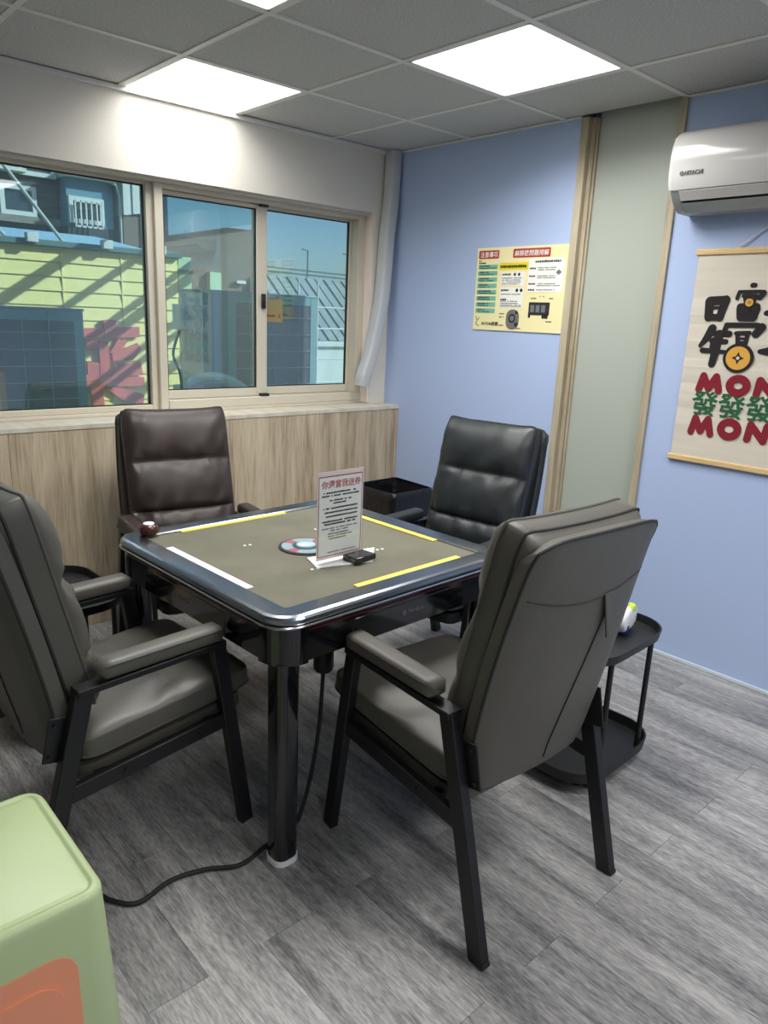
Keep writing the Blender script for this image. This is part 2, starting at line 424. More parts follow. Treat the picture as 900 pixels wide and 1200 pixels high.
# windows on the left wall
def window(name, y0, y1, z0, z1, xf0, xf1, xg, sash, bot=None, top=None):
    w = sempty(name)
    s0, s1 = sash
    MB().box(xf0, xf1, y0, y0+s0, z0, z1).build('stile', 'cream', w, bevel=.003)
    MB().box(xf0, xf1, y1-s1, y1, z0, z1).build('stile', 'cream', w, bevel=.003)
    b = bot or s0; tp = top or s0
    MB().box(xf0+.002, xf1-.002, y0+s0, y1-s1, z0, z0+b).build('rail', 'cream', w, bevel=.003)
    MB().box(xf0+.002, xf1-.002, y0+s0, y1-s1, z1-tp, z1).build('rail', 'cream', w, bevel=.003)
    g = MB()
    a0, a1, c0, c1 = y0+s0, y1-s1, z0+b, z1-tp
    g.box(xg-.006, xg+.008, a0, a0+.006, c0, c1); g.box(xg-.006, xg+.008, a1-.006, a1, c0, c1)
    g.box(xg-.006, xg+.008, a0, a1, c0, c0+.005); g.box(xg-.006, xg+.008, a0, a1, c1-.006, c1)
    g.build('gasket', 'seal', w)
    MB().box(xg-.0025, xg+.0025, a0+.001, a1-.001, c0+.001, c1-.001).build('pane', 'tint_glass', w)
    return w
w1 = window('window_1', -3.2, -1.500, 1.0, 2.112, -.15, -.085, -.118, (.03, .034), .028, .026)
w2 = window('window_2', -1.442-.012, -.832, 1.052, 2.075, -.125, -.095, -.11, (.014, .068), .045, .02)
w3 = window('window_3', -.893, -.200, 1.052, 2.085, -.160, -.130, -.145, (.066, .018), .045, .022)
fr = sempty('window_frame')
fr.name = 'trim_3'
MB().box(-.17, -.055, -3.2, -.135, WZ0-.005, 1.0).build('sill_plate', 'cream', fr, bevel=.002)
MB().box(-.17, -.060, -1.454, -.135, 1.0, 1.050).build('bottom_track', 'cream', fr, bevel=.004)
MB().box(-.17, -.070, -1.454, -.135, 2.078, WZ1).build('top_track', 'cream', fr, bevel=.004)
MB().box(-.16, -.060, -1.500, -1.456, 1.0, WZ1).build('mullion', 'cream', fr, bevel=.004)
MB().box(-.17, -.065, -.200, -.150, 1.0, WZ1).build('jamb', 'cream', fr, bevel=.004)
MB().box(-.17, -.002, -.149, -.1355, WZ0, WZ1).build('reveal', 'wall_pink', fr)
MB().box(-.085, -.030, -3.2, -.15, 2.10, WZ1+.001).build('head_strip', 'cream', fr, bevel=.002)
# sash latch and rollers
m = MB(); m.box(-.094, -.078, -.872, -.848, 1.535, 1.615); m.box(-.078, -.062, -.880, -.862, 1.565, 1.600)
m.build('latch', 'seal', w2, bevel=.004)
MB().box(-.094, -.060, -.888, -.838, 1.050, 1.066).build('roller_block', 'seal', w2, bevel=.002)
MB().box(-.094, -.070, -.888, -.838, 2.066, 2.078).build('roller_block', 'seal', w2, bevel=.002)

# oak panelled ledge below the windows
led = thing('window_ledge_cabinet', 'pale oak panelled ledge cabinet running under the windows', 'cabinet', (0, 0, 0))
CX = .14
seams = [0.0, -.32, -1.30, -2.30, -3.30, -4.30, RY]
for a, b in zip(seams[:-1], seams[1:]):
    MB().box(.012, CX, b+.0008, a-.0008, .001, .962).build('panel', 'oak', led, bevel=.0012, loc=None)
MB().box(.001, CX+.004, RY, -.0005, .962, .985).build('ledge_top', 'ledge', led, bevel=.002)
MB().box(-.054, .001, RY+.02, -.137, .972, .985).build('inner_sill', 'ledge', led)

# flexible ribbed duct in the corner
pts = [(.047, -.045, H-.002), (.047, -.048, 2.30), (.047, -.056, 2.16), (.047, -.075, 1.98), (.047, -.085, 1.80), (.046, -.098, 1.62), (.045, -.135, 1.44), (.044, -.175, 1.28), (.042, -.215, 1.17), (.042, -.232, 1.10)]
def catmull(pts, n):
    P = [Vector(p) for p in pts]; P = [P[0]*2-P[1]] + P + [P[-1]*2-P[-2]]; out = []
    for i in range(1, len(P)-2):
        for t in range(n):
            u = t/n; a, b, c, d = P[i-1], P[i], P[i+1], P[i+2]
            out.append(.5*((2*b)+(c-a)*u+(2*a-5*b+4*c-d)*u*u+(3*b-a-3*c+d)*u**3))
    out.append(P[-2]); return out
cp = catmull(pts, 16); rings = []
for i, p in enumerate(cp):
    d = (cp[min(i+1, len(cp)-1)]-cp[max(i-1, 0)]).normalized(); sx_ = Vector((1, 0, 0)); t = d.cross(sx_).normalized(); e = .0 if i % 2 else .003
    rings.append([p + sx_*a*(.038+e)/.038 + t*b*(.036+e)/.036 for a, b in rrect(-.038, .038, -.036, .036, .015, 3)])
tag(MB().loft(rings).build('corner_duct', 'duct', smooth=True, angle=60), 'white ribbed duct curving down the corner beside the window', 'duct')

# ------------------------------------------------------------------ mahjong table
TB = thing('mahjong_table', 'square black mahjong table with green-grey felt in the room centre', 'table', (1.622, -1.782, 0), math.radians(1.8))
S = .480; RAD = .085; FZ = .752
prof = [(-.078, FZ-.002), (-.078, FZ+.004), (-.074, FZ+.008), (-.045, FZ+.0092), (-.016, FZ+.0092), (-.006, FZ+.006), (-.001, FZ+.000), (0, FZ-.008), (-.002, FZ-.014), (-.02, FZ-.016), (-.07, FZ-.016)]
bead = [(-.006, FZ-.0165), (.002, FZ-.0165), (.004, FZ-.020), (.002, FZ-.0245), (-.006, FZ-.0245)]
def corner_ring(prof, cx, cy, ang):
    c, s_ = math.cos(ang), math.sin(ang)
    return [(cx+(RAD+o)*c, cy+(RAD+o)*s_, z) if RAD+o > 0.006 else (cx+.006*c, cy+.006*s_, z) for o, z in prof]
def ring_parts(prof, name, mat, seam=.0012, **kw):
    for q in range(4):
        sx = (1, -1, -1, 1)[q]; sy = (1, 1, -1, -1)[q]; a0 = q*PI/2
        cx, cy = sx*(S-RAD), sy*(S-RAD)
        rings = [corner_ring(prof, cx, cy, a0+PI/2*i/10) for i in range(11)]
        MB().loft(rings).build(name+'_corner', mat, TB, smooth=True, angle=14)
        # straight piece from the end of this corner to the start of the next
        a = a0+PI/2; c, s_ = math.cos(a), math.sin(a); nx = (1, -1, -1, 1)[(q+1) % 4]; ny = (1, 1, -1, -1)[(q+1) % 4]
        d = Vector((nx*(S-RAD)-cx, ny*(S-RAD)-cy, 0)).normalized()
        r0 = [Vector(p)+d*seam for p in corner_ring(prof, cx, cy, a)]
        r1 = [Vector(p)-d*seam for p in corner_ring(prof, nx*(S-RAD), ny*(S-RAD), a)]
        MB().loft([r0, r1]).build(name+'_rail', mat, TB, smooth=True, angle=14)
ring_parts(prof, 'rim', 'rim_black')
ring_parts(bead, 'bead', 'silver', 0)
MB().prism(rrect(-S+.07, S-.07, -S+.07, S-.07, .02), lambda a, b: (a, b, FZ-.02), lambda a, b: (a, b, FZ)).build('felt', 'felt', TB)
# apron, with a wine-red line, as four boards and four corner posts
AZ0, AZ1 = .622, FZ-.0245
for q in range(4):
    ang = q*PI/2; c, s_ = math.cos(ang), math.sin(ang)
    R = lambda x, y, z: (c*x-s_*y, s_*x+c*y, z)
    def rb(x0, x1, y0, y1, z0, z1):
        m = MB().box(x0, x1, y0, y1, z0, z1); m.v = [R(*p) for p in m.v]; return m
    ap = rb(-S+.10, S-.10, -S+.013, -S+.030, AZ0, AZ1).build('apron', 'gloss_black', TB, bevel=.002)
    rb(-S+.10, S-.10, -S+.0105, -S+.015, AZ1-.018, AZ1-.012).build('red_line', 'wine', ap)
    rb(-.21, .21, -S+.0115, -S+.018, AZ0+.012, AZ1-.028).build('drawer_front', 'gloss_black', ap, bevel=.002)
    # corner post of the apron and the leg below it
    E_ = -S+.010; poly = [(E_, -S+.105)] + [(E_+RAD*(1-math.cos(t)), E_+RAD*(1-math.sin(t))) for t in [i*PI/2/8 for i in range(9)]] + [(-S+.105, E_), (-S+.105, -S+.105)]
    MB().prism(poly, lambda a, b: R(a, b, AZ0-.004), lambda a, b: R(a, b, AZ1)).build('corner_block', 'gloss_black', TB, smooth=True, angle=40)
    lx = -S+.062
    rr = [(lx+a, lx+b) for a, b in rrect(-.037, .037, -.037, .037, .026, 5)]
    leg = MB().prism(rr, lambda a, b: R(a, b, .014), lambda a, b: R(a, b, AZ0)).build('leg', 'gloss_black', TB, smooth=True, angle=40)
    m = MB(); rr2 = [(lx+a, lx+b) for a, b in rrect(-.040, .040, -.040, .040, .030, 5)]
    m.prism(rr2, lambda a, b: R(a, b, .0005), lambda a, b: R(a, b, .008)); m.prism(rr2, lambda a, b: R(a, b, .011), lambda a, b: R(a, b, .018))
    m.prism(rr, lambda a, b: R(a, b, .008), lambda a, b: R(a, b, .011))
    m.build('foot_ring', 'white', leg)
# machine housing below the top
m = MB(); m.loft([[(a*k, b*k, z) for a, b in rrect(-.36, .36, -.36, .36, .08)] for k, z in ((1, AZ1-.02), (1, .60), (.9, .555), (.62, .52), (.6, .505))])
m.build('machine_housing', 'black_metal', TB, smooth=True, angle=50)
MB().lathe([(.02, .34), (.024, .36), (.024, .51)], .18, .10, 12).build('support_post', 'black_metal', TB, smooth=True)
MB().lathe([(.026, .44), (.032, .45), (.032, .51)], .259, -.147, 12).build('plug_socket', 'black_metal', TB, smooth=True)
# score strips
def strip(name, mat, x0, x1, y0, y1, label):
    MB().box(x0, x1, y0, y1, FZ, FZ+.005).build(name, mat, TB, bevel=.001)['label'] = label
strip('score_strip', 'white', -.25, .215, -.404, -.376, 'white strip')
strip('score_strip', 'yellow', -.405, -.383, -.268, .182, 'yellow strip')
strip('score_strip', 'yellow', -.205, .215, .378, .402, 'yellow strip')
strip('score_strip', 'yellow', .376, .402, -.14, .315, 'yellow strip')
# centre dial and small white marks on the felt
dial = MB().lathe([(.092, FZ), (.092, FZ+.004), (.088, FZ+.005)], -.0, -.02, 40).build('centre_dial', 'dark', TB, smooth=True)
pmat('dial_a', srgb(146, 164, 172), .35); pmat('dial_b', srgb(160, 96, 102), .35); pmat('dial_c', srgb(44, 78, 94), .3); pmat('dial_d', srgb(176, 200, 208), .12)
for i in range(12):
    a0, a1 = 2*PI*i/12, 2*PI*(i+1)/12; pl = []
    for j in range(5): t = a0+(a1-a0)*j/4; pl.append((.082*math.cos(t), -.02+.082*math.sin(t)))
    for j in range(5): t = a1-(a1-a0)*j/4; pl.append((.046*math.cos(t), -.02+.046*math.sin(t)))
    MB().prism(pl, lambda a, b: (a, b, FZ+.0045), lambda a, b: (a, b, FZ+.0062)).build('dial_segment', 'dial_b' if i % 3 == 0 else 'dial_a', dial)
MB().lathe([(.046, FZ+.004), (.046, FZ+.007), (.036, FZ+.008)], 0, -.02, 32).build('dial_ring', 'dial_c', dial, smooth=True)
MB().lathe([(.034, FZ+.007), (.032, FZ+.012), (.02, FZ+.017), (.006, FZ+.019)], 0, -.02, 24).build('dial_dome', 'dial_d', dial, smooth=True)
for x, y in ((-.135, -.165), (.165, .165), (.19, -.135), (-.15, .15)):
    m = MB()
    m.lathe([(.0055, FZ), (.0055, FZ+.0008)], x, y-.009, 8); m.lathe([(.0055, FZ), (.0055, FZ+.0008)], x+.004, y+.010, 8)
    m.build('felt_mark', 'white', TB)
# maker's name on two aprons
def apron_logo(parent, O, U):
    sh = Sheet(O, U, (0, 0, 1)); m = MB()
    for dx, dy in ((0, .0055), (0, -.0055), (.0055, 0), (-.0055, 0)): sh.disc(m, dx, dy, .0034, k=10)
    m.build('maker_emblem', 'mark_grey', parent)
    text('maker_name', 'PANDA', .017, sh.P(.016, -.006, .0004), U, (0, 0, 1), 'mark_grey', parent, bold=.0003, sx=1.15)
apron_logo(TB, (S-.0112, -.015, .668), (0, 1, 0))
apron_logo(TB, (-.075, -S+.0112, .668), (1, 0, 0))
# power cord of the table
cpts = [(1.885, -1.921, .438), (1.889, -1.926, .40), (1.908, -1.950, .27), (1.924, -1.986, .14), (1.940, -2.030, .04), (1.972, -2.090, .008), (1.992, -2.20, .008), (2.012, -2.300, .008), (1.966, -2.385, .008), (1.945, -2.477, .008), (1.964, -2.575, .008), (1.915, -2.625, .008), (1.84, -2.66, .008), (1.74, -2.76, .008), (1.66, -2.93, .008)]
tag(MB().tube(catmull(cpts, 8), .0065, 8).build('power_cord', 'rubber', smooth=True), 'black power cord running from the table leg across the floor', 'cord')

# things on the table
t = thing('acrylic_sign', 'clear acrylic stand with a printed pink-edged notice on the table', 'sign', (1.800, -1.797, FZ+.0055), math.radians(1.0))
base = MB().prism([(-.004, -.0), (.0, 0), (.030, 0), (.052, .001), (.052, .004), (.030, .003), (.001, .006), (0, .292), (-.004, .292)], lambda a, b: (a, -.096, b), lambda a, b: (a, .096, b))
base.build('stand', 'acrylic', t, smooth=True, angle=30)
sh = Sheet((-.0052, -.094, .008), (0, 1, 0), (0, 0, 1))
pmat('pink_paper', srgb(240, 214, 210), .5); pmat('pink_line', srgb(120, 74, 74), .6); pmat('pink_title', srgb(186, 88, 92), .6); pmat('pale_green', srgb(176, 200, 170), .6)
sheet = MB(); sh.rect(sheet, 0.001, 0, .187, .282, -.0008, .0); sheet = sheet.build('notice', 'pink_paper', t)
inn = MB(); sh.rect(inn, .009, .014, .179, .262, .0001, .0004); inn.build('notice_body', 'paper', sheet)
m = MB()
for a0, b0, a1, b1 in ((.006, .010, .182, .0115), (.006, .265, .182, .268), (.006, .010, .0078, .266), (.1805, .010, .182, .266)): sh.rect(m, a0, b0, a1, b1, .0003, .0008)
m.build('border', 'pink_line', sheet)
text('title', '你還當我送券', .0265, sh.P(.017, .231, .0005), (0, 1, 0), (0, 0, 1), 'pink_title', sheet, bold=.0006, ext=.0002)
rnd = random.Random(3); m = MB()
for a0, a1, b, h in ((.025, .165, .212, .0055), (.018, .172, .202, .0055), (.05, .14, .187, .005), (.065, .12, .178, .005), (.025, .165, .162, .0055), (.03, .168, .149, .0055), (.036, .166, .136, .0055), (.022, .165, .120, .006), (.03, .16, .111, .006)):
    sh.lines(m, a0, a1, b, h, rnd)
m.build('print', 'ink', sheet)
m = MB()
for a0, a1, b, h in ((.02, .165, .098, .004), (.055, .13, .090, .004), (.045, .13, .080, .004), (.045, .15, .072, .004), (.05, .12, .064, .004), (.045, .16, .020, .003)): sh.lines(m, a0, a1, b, h, rnd)
m.build('small_print', 'ink_soft', sheet)
tag(MB().box(-.032, .032, -.045, .045, 0, .019).build('black_box', 'gloss_black', loc=(1.838, -1.748, FZ+.0055), bevel=.003), 'small glossy black box at the foot of the acrylic sign', 'box')
bpy.data.objects['black_box'].rotation_euler = (0, 0, math.radians(6))
pp = MB(); pp.prism([(1.705, -1.905), (1.815, -1.915), (1.835, -1.66), (1.75, -1.625), (1.69, -1.80)], lambda a, b: (a, b, FZ+.0028), lambda a, b: (a, b, FZ+.0048))
pp = MB(); pp.prism([(1.725, -1.872), (1.822, -1.905), (1.872, -1.72), (1.765, -1.62)], lambda a, b: (a, b, FZ+.0012), lambda a, b: (a, b, FZ+.0042))
tag(pp.build('paper_sheet', 'white'), 'white paper sheet lying under the acrylic sign on the felt', 'paper')
kn = thing('wooden_knob', 'small round red-brown pot with a white top at the table corner', 'pot', (1.222, -2.172, FZ+.0075))
MB().lathe([(.020, 0), (.030, .006), (.034, .018), (.032, .030), (.024, .038)], n=24).build('body', 'red_knob', kn, smooth=True, angle=60)
MB().lathe([(.019, .0375), (.018, .0405), (.010, .0415)], n=20).build('cap', 'white', kn, smooth=True)

# ------------------------------------------------------------------ armchairs
def sgn_pow(v, p): return math.copysign(abs(v)**p, v)
def cushion(center, U, V, N, W, L, thick, edge, seams=(), puff=1., ears=0., nu=22, nv=36, wr=.004, seed=0, back_flat=.35, taper=0.):
    """padded cushion: rounded slab, puffed between cross seams; returns MB and the front rim loop"""
    center, U, V, N = Vector(center), Vector(U), Vector(V), Vector(N)
    def top(u, v, side):
        ru = (1-abs(u)**5)**.5 if abs(u) < 1 else 0; rv = (1-abs(v)**7)**.5 if abs(v) < 1 else 0
        dome = ru*rv
        pf = 1.
        if seams:
            ed = [-1] + sorted(q[0] for q in seams) + [1]; dp = seams[0][1]
            for ea, eb in zip(ed[:-1], ed[1:]):
                if ea <= v <= eb + 1e-9: w_ = (v-ea)/(eb-ea); pf = 1-dp + dp*max(0, 4*w_*(1-w_))**.42
        if side > 0: t = edge/2 + (thick-edge/2)*dome*pf*puff
        else: t = edge/2 + (thick*(back_flat+(.45*max(0, min(1, (v-.70)/.2)) if ears else 0)))*dome
        w = 0
        if side > 0 and wr:
            near = sum(math.exp(-((v-sv)/.2)**2) for sv, _ in seams) + abs(u)**4
            w = wr*(.25+near)*dome*(noise.noise(Vector((u*5+seed+v*2, v*2.2, seed*1.7))) - .7*abs(noise.noise(Vector((u*8+seed-v*2.5*u, v*2.5+3, seed)))))
        return side*(t+w)
    def pos(u, v, n):
        e = ears*(abs(u)**8)*max(0, v)**10 - ears*.5*(1-u*u)*max(0, v)**14
        wfac = 1 - taper*(1-v)/2
        sag = 1-.03*(1-abs(u)**2)*0
        cu = 1 - .025*(1-abs(v)**4)*abs(u)**3 * 0
        cu = 1 - .06*abs(v)**14; sag = 1 - .045*abs(u)**14
        return center + U*(u*W/2*wfac*cu) + V*(v*L/2*sag+e) + N*n
    m = MB(); vs = []; fs = []
    us = [math.sin(PI/2*(-1+2*i/nu)) for i in range(nu+1)]; vv = [-1+2*j/nv for j in range(nv+1)]
    for side in (1, -1):
        o = len(vs)
        for j in range(nv+1):
            for i in range(nu+1): vs.append(pos(us[i], vv[j], top(us[i], vv[j], side)))
        for j in range(nv):
            for i in range(nu):
                a = o+j*(nu+1)+i; q = (a, a+1, a+nu+2, a+nu+1); fs.append(q if side > 0 else q[::-1])
    n1 = (nu+1)*(nv+1)
    rim = [i for i in range(nu+1)] + [j*(nu+1)+nu for j in range(1, nv+1)] + [nv*(nu+1)+i for i in range(nu-1, -1, -1)] + [j*(nu+1) for j in range(nv-1, 0, -1)]
    k = len(rim)
    for q in range(k): a, b = rim[q], rim[(q+1) % k]; fs.append((b, a, a+n1, b+n1))
    m.add(vs, fs)
    return m, [vs[i] for i in rim], [vs[i+n1] for i in rim], pos, top

def make_chair(label, loc, rot, lmat, seed=0, tilt=0.):
    t = thing('armchair', label, 'chair', (loc[0], loc[1], 0), rot, 'padded armchairs around the mahjong table')
    for s in (-1, 1):
        X = s*.262
        # side frame
        rl = MB().bar((X, -.300, .0005), (X, -.140, .612), .030, .046, side=(1, 0, 0)); 
        leg = rl.build('rear_leg', 'black_metal', t, bevel=.003)
        MB().bar((X, -.306, .0), (X, -.3035, .010), .026, .040, side=(1, 0, 0)).build('foot_pad', 'rubber', leg)
        leg = MB().bar((X, .330, .0005), (X, .238, .612), .028, .042, side=(1, 0, 0)).build('front_leg', 'black_metal', t, bevel=.003)
        MB().bar((X, .3315, 0), (X, .330, .010), .024, .036, side=(1, 0, 0)).build('foot_pad', 'rubber', leg)
        MB().bar((X, -.163, .608), (X, .256, .618), .046, .018, side=(1, 0, 0)).build('arm_bar', 'black_metal', t, bevel=.003)
        MB().bar((X, -.205, .338), (X, .285, .375), .022, .044, side=(1, 0, 0)).build('side_rail', 'black_metal', t, bevel=.002)
        b = MB()
        for yy, zz in ((-.05, .350), (.17, .366)): b.tube([(X+s*.010, yy, zz), (X+s*.016, yy, zz)], .006, 8)
        b.build('rail_bolt', 'black_metal', t)
        # arm pad: lofted rounded slab
        rings = []
        N = 18
        for i in range(N+1):
            u = i/N; y = -.112+.368*u; e = min(1, math.sqrt(max(0, 1-max(0, (abs(u-.5)*2-.86)/.14)**2)))
            w = (.020+.012*1)*(.35+.65*e); h = .024*(.25+.75*e); zc = .648 + .004*u + (.010*(.0+u) if 0 else 0)
            rings.append([(X+a*w, y, zc+b2*h) for a, b2 in rrect(-1, 1, -1, 1, .62, 4)])
        pad = MB().loft(rings).build('arm_pad', lmat, t, smooth=True, angle=60)
        pip = []
        for i in range(1, N): r = rings[i]; pip.append(Vector((max(r, key=lambda q: s*q[0])[0]+s*.0004, r[0][1], .652+.004*i/N+.010)))
        MB().tube(pip, .0016, 5).build('stitching', 'seam', pad)
        # hinge plate with bolts between rear leg and shell
        hp = MB().bar((X-s*.018, -.215, .432), (X-s*.018, -.190, .545), .006, .062, side=(1, 0, 0)).build('hinge_plate', 'black_metal', t, bevel=.002)
        b = MB()
        for yy, zz in ((-.228, .452), (-.21, .53), (-.19, .452), (-.178, .53)): b.tube([(X-s*.018, yy, zz), (X-s*.008, yy, zz)], .005, 8)
        b.build('hinge_bolt', 'black_metal', hp)
    MB().bar((-.255, .22, .372), (.255, .22, .372), .03, .02, side=(0, 1, 0)).build('cross_rail', 'black_metal', t)
    MB().bar((-.255, -.10, .348), (.255, -.10, .348), .03, .02, side=(0, 1, 0)).build('cross_rail', 'black_metal', t)
    # seat: lower base and upper cushion
    sv = Vector((0, 1, .085)).normalized(); sn = Vector((0, -.085, 1)).normalized()
    m, ra, rb_, _, _ = cushion((0, .098, .376), (1, 0, 0), sv, sn, .466, .505, .022, .040, nu=14, nv=18, wr=0, back_flat=.5)
    m.build('seat_base', lmat, t, smooth=True, angle=70)
    m, ra, rb_, _, _ = cushion((0, .112, .448), (1, 0, 0), sv, sn, .492, .525, .052, .046, seams=((.12, .22),), nu=24, nv=36, wr=.012, seed=seed+5, back_flat=.05)
    sc = m.build('seat_cushion', lmat, t, smooth=True, angle=75)
    MB().tube(rb_, .0038, 6, closed=True).build('piping', lmat, sc, smooth=True)
    # backrest shell: back face curved, with a hollow rim
    bz0, bz1 = .395, 1.068
    def spine(z):                      # y of the shell's rear face on its sides
        u = (z-bz0)/(bz1-bz0); return -.192 - .150*u + .030*u*(1-u) - tilt*max(0, z-.45)
    rings = []
    NV = 22
    for j in range(NV+1):
        u = j/NV; z = bz0+(bz1-bz0)*u; yb = spine(z)
        ww = .230+.016*math.sin(PI*min(1, u*1.1)) if u > .12 else .230-.02*(1-u/.12)**2+.016*math.sin(PI*u*1.1)
        th = .052 if u > .05 else .036; crown = .026*math.sin(PI*(.12+.80*u)) * (1 if u < .96 else .7)
        th *= (1 if u < .985 else .55); ww *= 1-.03*max(0, (u-.92)/.08)**2
        ring = []
        for i in range(17):
            a = -1+2*i/16; bulge = crown*(1-abs(a)**2.2)
            ring.append((a*ww, yb-bulge+(.012 if abs(a) > .99 else 0), z - .022*abs(a)**10*max(0, (u-.9)/.1)-(.012*(1-a*a)*(1-u) if u < .06 else 0)))
        for i in range(17):
            a = 1-2*i/16; ring.append((a*(ww-.004), yb+th, z - .022*abs(a)**10*max(0, (u-.9)/.1)))
        rings.append(ring)
    shl = MB().loft(rings).build('back_shell', lmat, t, smooth=True, angle=60)
    # piped edges of the shell, seams on the back, pull tab
    edge = [Vector(r[0]) for r in rings[1:]] + [Vector(rings[-1][i]) for i in range(1, 16)] + [Vector(r[16]) for r in rings[:0:-1]]
    MB().tube([p+Vector((0, .002, .001)) for p in edge], .0042, 6).build('piping', 'piping_dark', shl, smooth=True)
    def back_pt(a, u):
        j = min(NV-1, int(u*NV)); f = u*NV-j; i = min(15, int((a+1)*8)); g = (a+1)*8-i
        L = lambda p, q, t_: Vector(p)*(1-t_)+Vector(q)*t_
        return L(L(rings[j][i], rings[j][i+1], g), L(rings[j+1][i], rings[j+1][i+1], g), f) + Vector((0, -.0012, 0))
    MB().tube([back_pt(-.93+1.86*i/20, .80-.06*math.sin(PI*i/20)) for i in range(21)], .0013, 5).build('back_seam', 'seam', shl)
    MB().tube([back_pt(.36-.22*math.sin(PI*.5*i/18), .70-.66*i/18) for i in range(19)], .0018, 5).build('back_seam', 'seam', shl)
    p0, p1, p2 = back_pt(.20, .748), back_pt(.42, .752), back_pt(.42, .555)
    off = Vector((0, -.006, 0)); 
    tb = MB(); q = [p0+off*.2, p1+off*.2, p2+off*3.0, p2+off*3.0+Vector((-.010, 0, .006))]
    tb.loft([[v for v in q], [v+Vector((0, -.004, 0)) for v in q]]); tb.build('pull_tab', lmat, shl, smooth=True)
    # back cushion in three puffs
    vz = Vector((0, -.235-tilt, 1)).normalized(); vn = Vector((0, 1, .235+tilt)).normalized()
    zc = .800; yc = spine(zc)+.052+.038
    m, ra, rb_, pos, top = cushion((0, yc, zc), (1, 0, 0), vz, vn, .452, .585, .092, .058, seams=((.22, .5), (-.50, .42)), ears=.012, nu=28, nv=60, wr=.020, seed=seed, back_flat=.25, taper=.0)
    bc = m.build('back_cushion', lmat, t, smooth=True, angle=75)
    MB().tube(ra, .0036, 6, closed=True).build('piping', lmat, bc, smooth=True)
    MB().tube(rb_, .0040, 6, closed=True).build('piping', 'piping_dark', bc, smooth=True)
    for sv_ in (.22, -.50):
        MB().tube([pos(-.97+1.94*i/24, sv_, top(-.97+1.94*i/24, sv_, 1)+.0004) for i in range(25)], .0018, 5).build('cross_seam', 'seam', bc)
    return t
make_chair('olive-grey leather armchair seen from behind, nearest the blue scroll wall', (2.368, -1.745), math.radians(87.0), 'leather_olive', 1)
make_chair('dark brown leather armchair backing onto the oak ledge under the window', (.77, -1.765), math.radians(-99.6), 'leather_brown', 2, tilt=.02)
make_chair('black leather armchair between the table and the blue wall poster', (1.505, -.925), math.radians(189), 'leather_black', 3, tilt=.03)
make_chair('olive-grey leather armchair seen side on, cut off by the left edge', (1.604, -2.526), math.radians(4.0), 'leather_olive', 4)

# ------------------------------------------------------------------ tray carts
def tray(z, wx, wy, r, lip=.032, flare=.006):
    """rounded tray, open on top"""
    m = MB(); n = 8
    P = lambda d: rrect(-wx/2-d, wx/2+d, -wy/2-d, wy/2+d, r+d, n)
    rings = [[(a, b, z) for a, b in P(-flare)], [(a, b, z+lip) for a, b in P(0)], [(a, b, z+lip) for a, b in P(-.006)], [(a, b, z+.006) for a, b in P(-.012)]]
    m.loft(rings); return m
def cart(label, loc, rot, wx=.36, wy=.50):
    t = thing('side_cart', label, 'cart', (loc[0], loc[1], 0), rot, 'black two-tier tray carts')
    tray(.475, wx, wy, .13).build('top_tray', 'black_metal', t, smooth=True, angle=40)
    tray(.050, wx, wy, .13, .040).build('bottom_tray', 'black_metal', t, smooth=True, angle=40)
    for sx, sy in ((1, 1), (1, -1), (-1, 1), (-1, -1)):
        x, y = sx*(wx/2-.026), sy*(wy/2-.115)
        MB().tube([(x, y, .056), (x, y, .478)], .0095, 10).build('post', 'black_metal', t, smooth=True)
        w = MB(); w.tube([(x-sx*.03-.008, y, .020), (x-sx*.03+.008, y, .020)], .0195, 14)
        c_ = w.build('caster', 'rubber', t, smooth=True, angle=40)
        MB().box(x-sx*.03-.012, x-sx*.03+.012, y-.010, y+.010, .030, .052).build('caster_fork', 'black_metal', c_)
    return t
cart('black two-tier tray cart by the blue wall behind the near armchair', (2.295, -1.065), math.radians(2))
cart('black two-tier tray cart between the left and brown armchairs', (.885, -2.385), math.radians(92))
tp = thing('tissue_pack', 'white and blue tissue packet on the right tray cart', 'tissue pack', (2.330, -.950, .4835), math.radians(12))
rings = []
for x, k in ((-.052, .12), (-.046, .75), (-.02, 1), (.02, 1), (.046, .75), (.052, .12)):
    rings.append([(a*(.036+.006*k), x*1.25, .046+b*.046*k) for a, b in rrect(-1, 1, -1, 1, .45, 4)])
MB().loft(rings).build('wrapper', 'pack_white', tp, smooth=True, angle=60)
for x in (-.0475, .0475): pass
m = MB(); m.loft([[(a*.0466, -.042+.004*j, .046+b*.0466) for a, b in rrect(-.91, .91, -1, -.2, .2, 4)] for j in (0, 5)]); m.build('blue_band', 'pack_blue', tp, smooth=True, angle=60)
m = MB(); m.loft([[(a*.0467, .004+.004*j, .046+b*.0466) for a, b in rrect(-.91, .91, .3, 1, .3, 4)] for j in (-2, 8)]); m.build('lime_band', 'pack_lime', tp, smooth=True, angle=60)
m = MB(); rings = []
for i in range(7):
    u = i/6; rings.append([(a*.020*(1-.5*u)+.006*math.sin(u*5), -.0+b*.034*(1-.3*u), .088+.030*u+.004*math.sin(3*a)) for a, b in rrect(-1, 1, -1, 1, .9, 3)])
m.loft(rings).build('tissue_tuft', 'paper', tp, smooth=True)

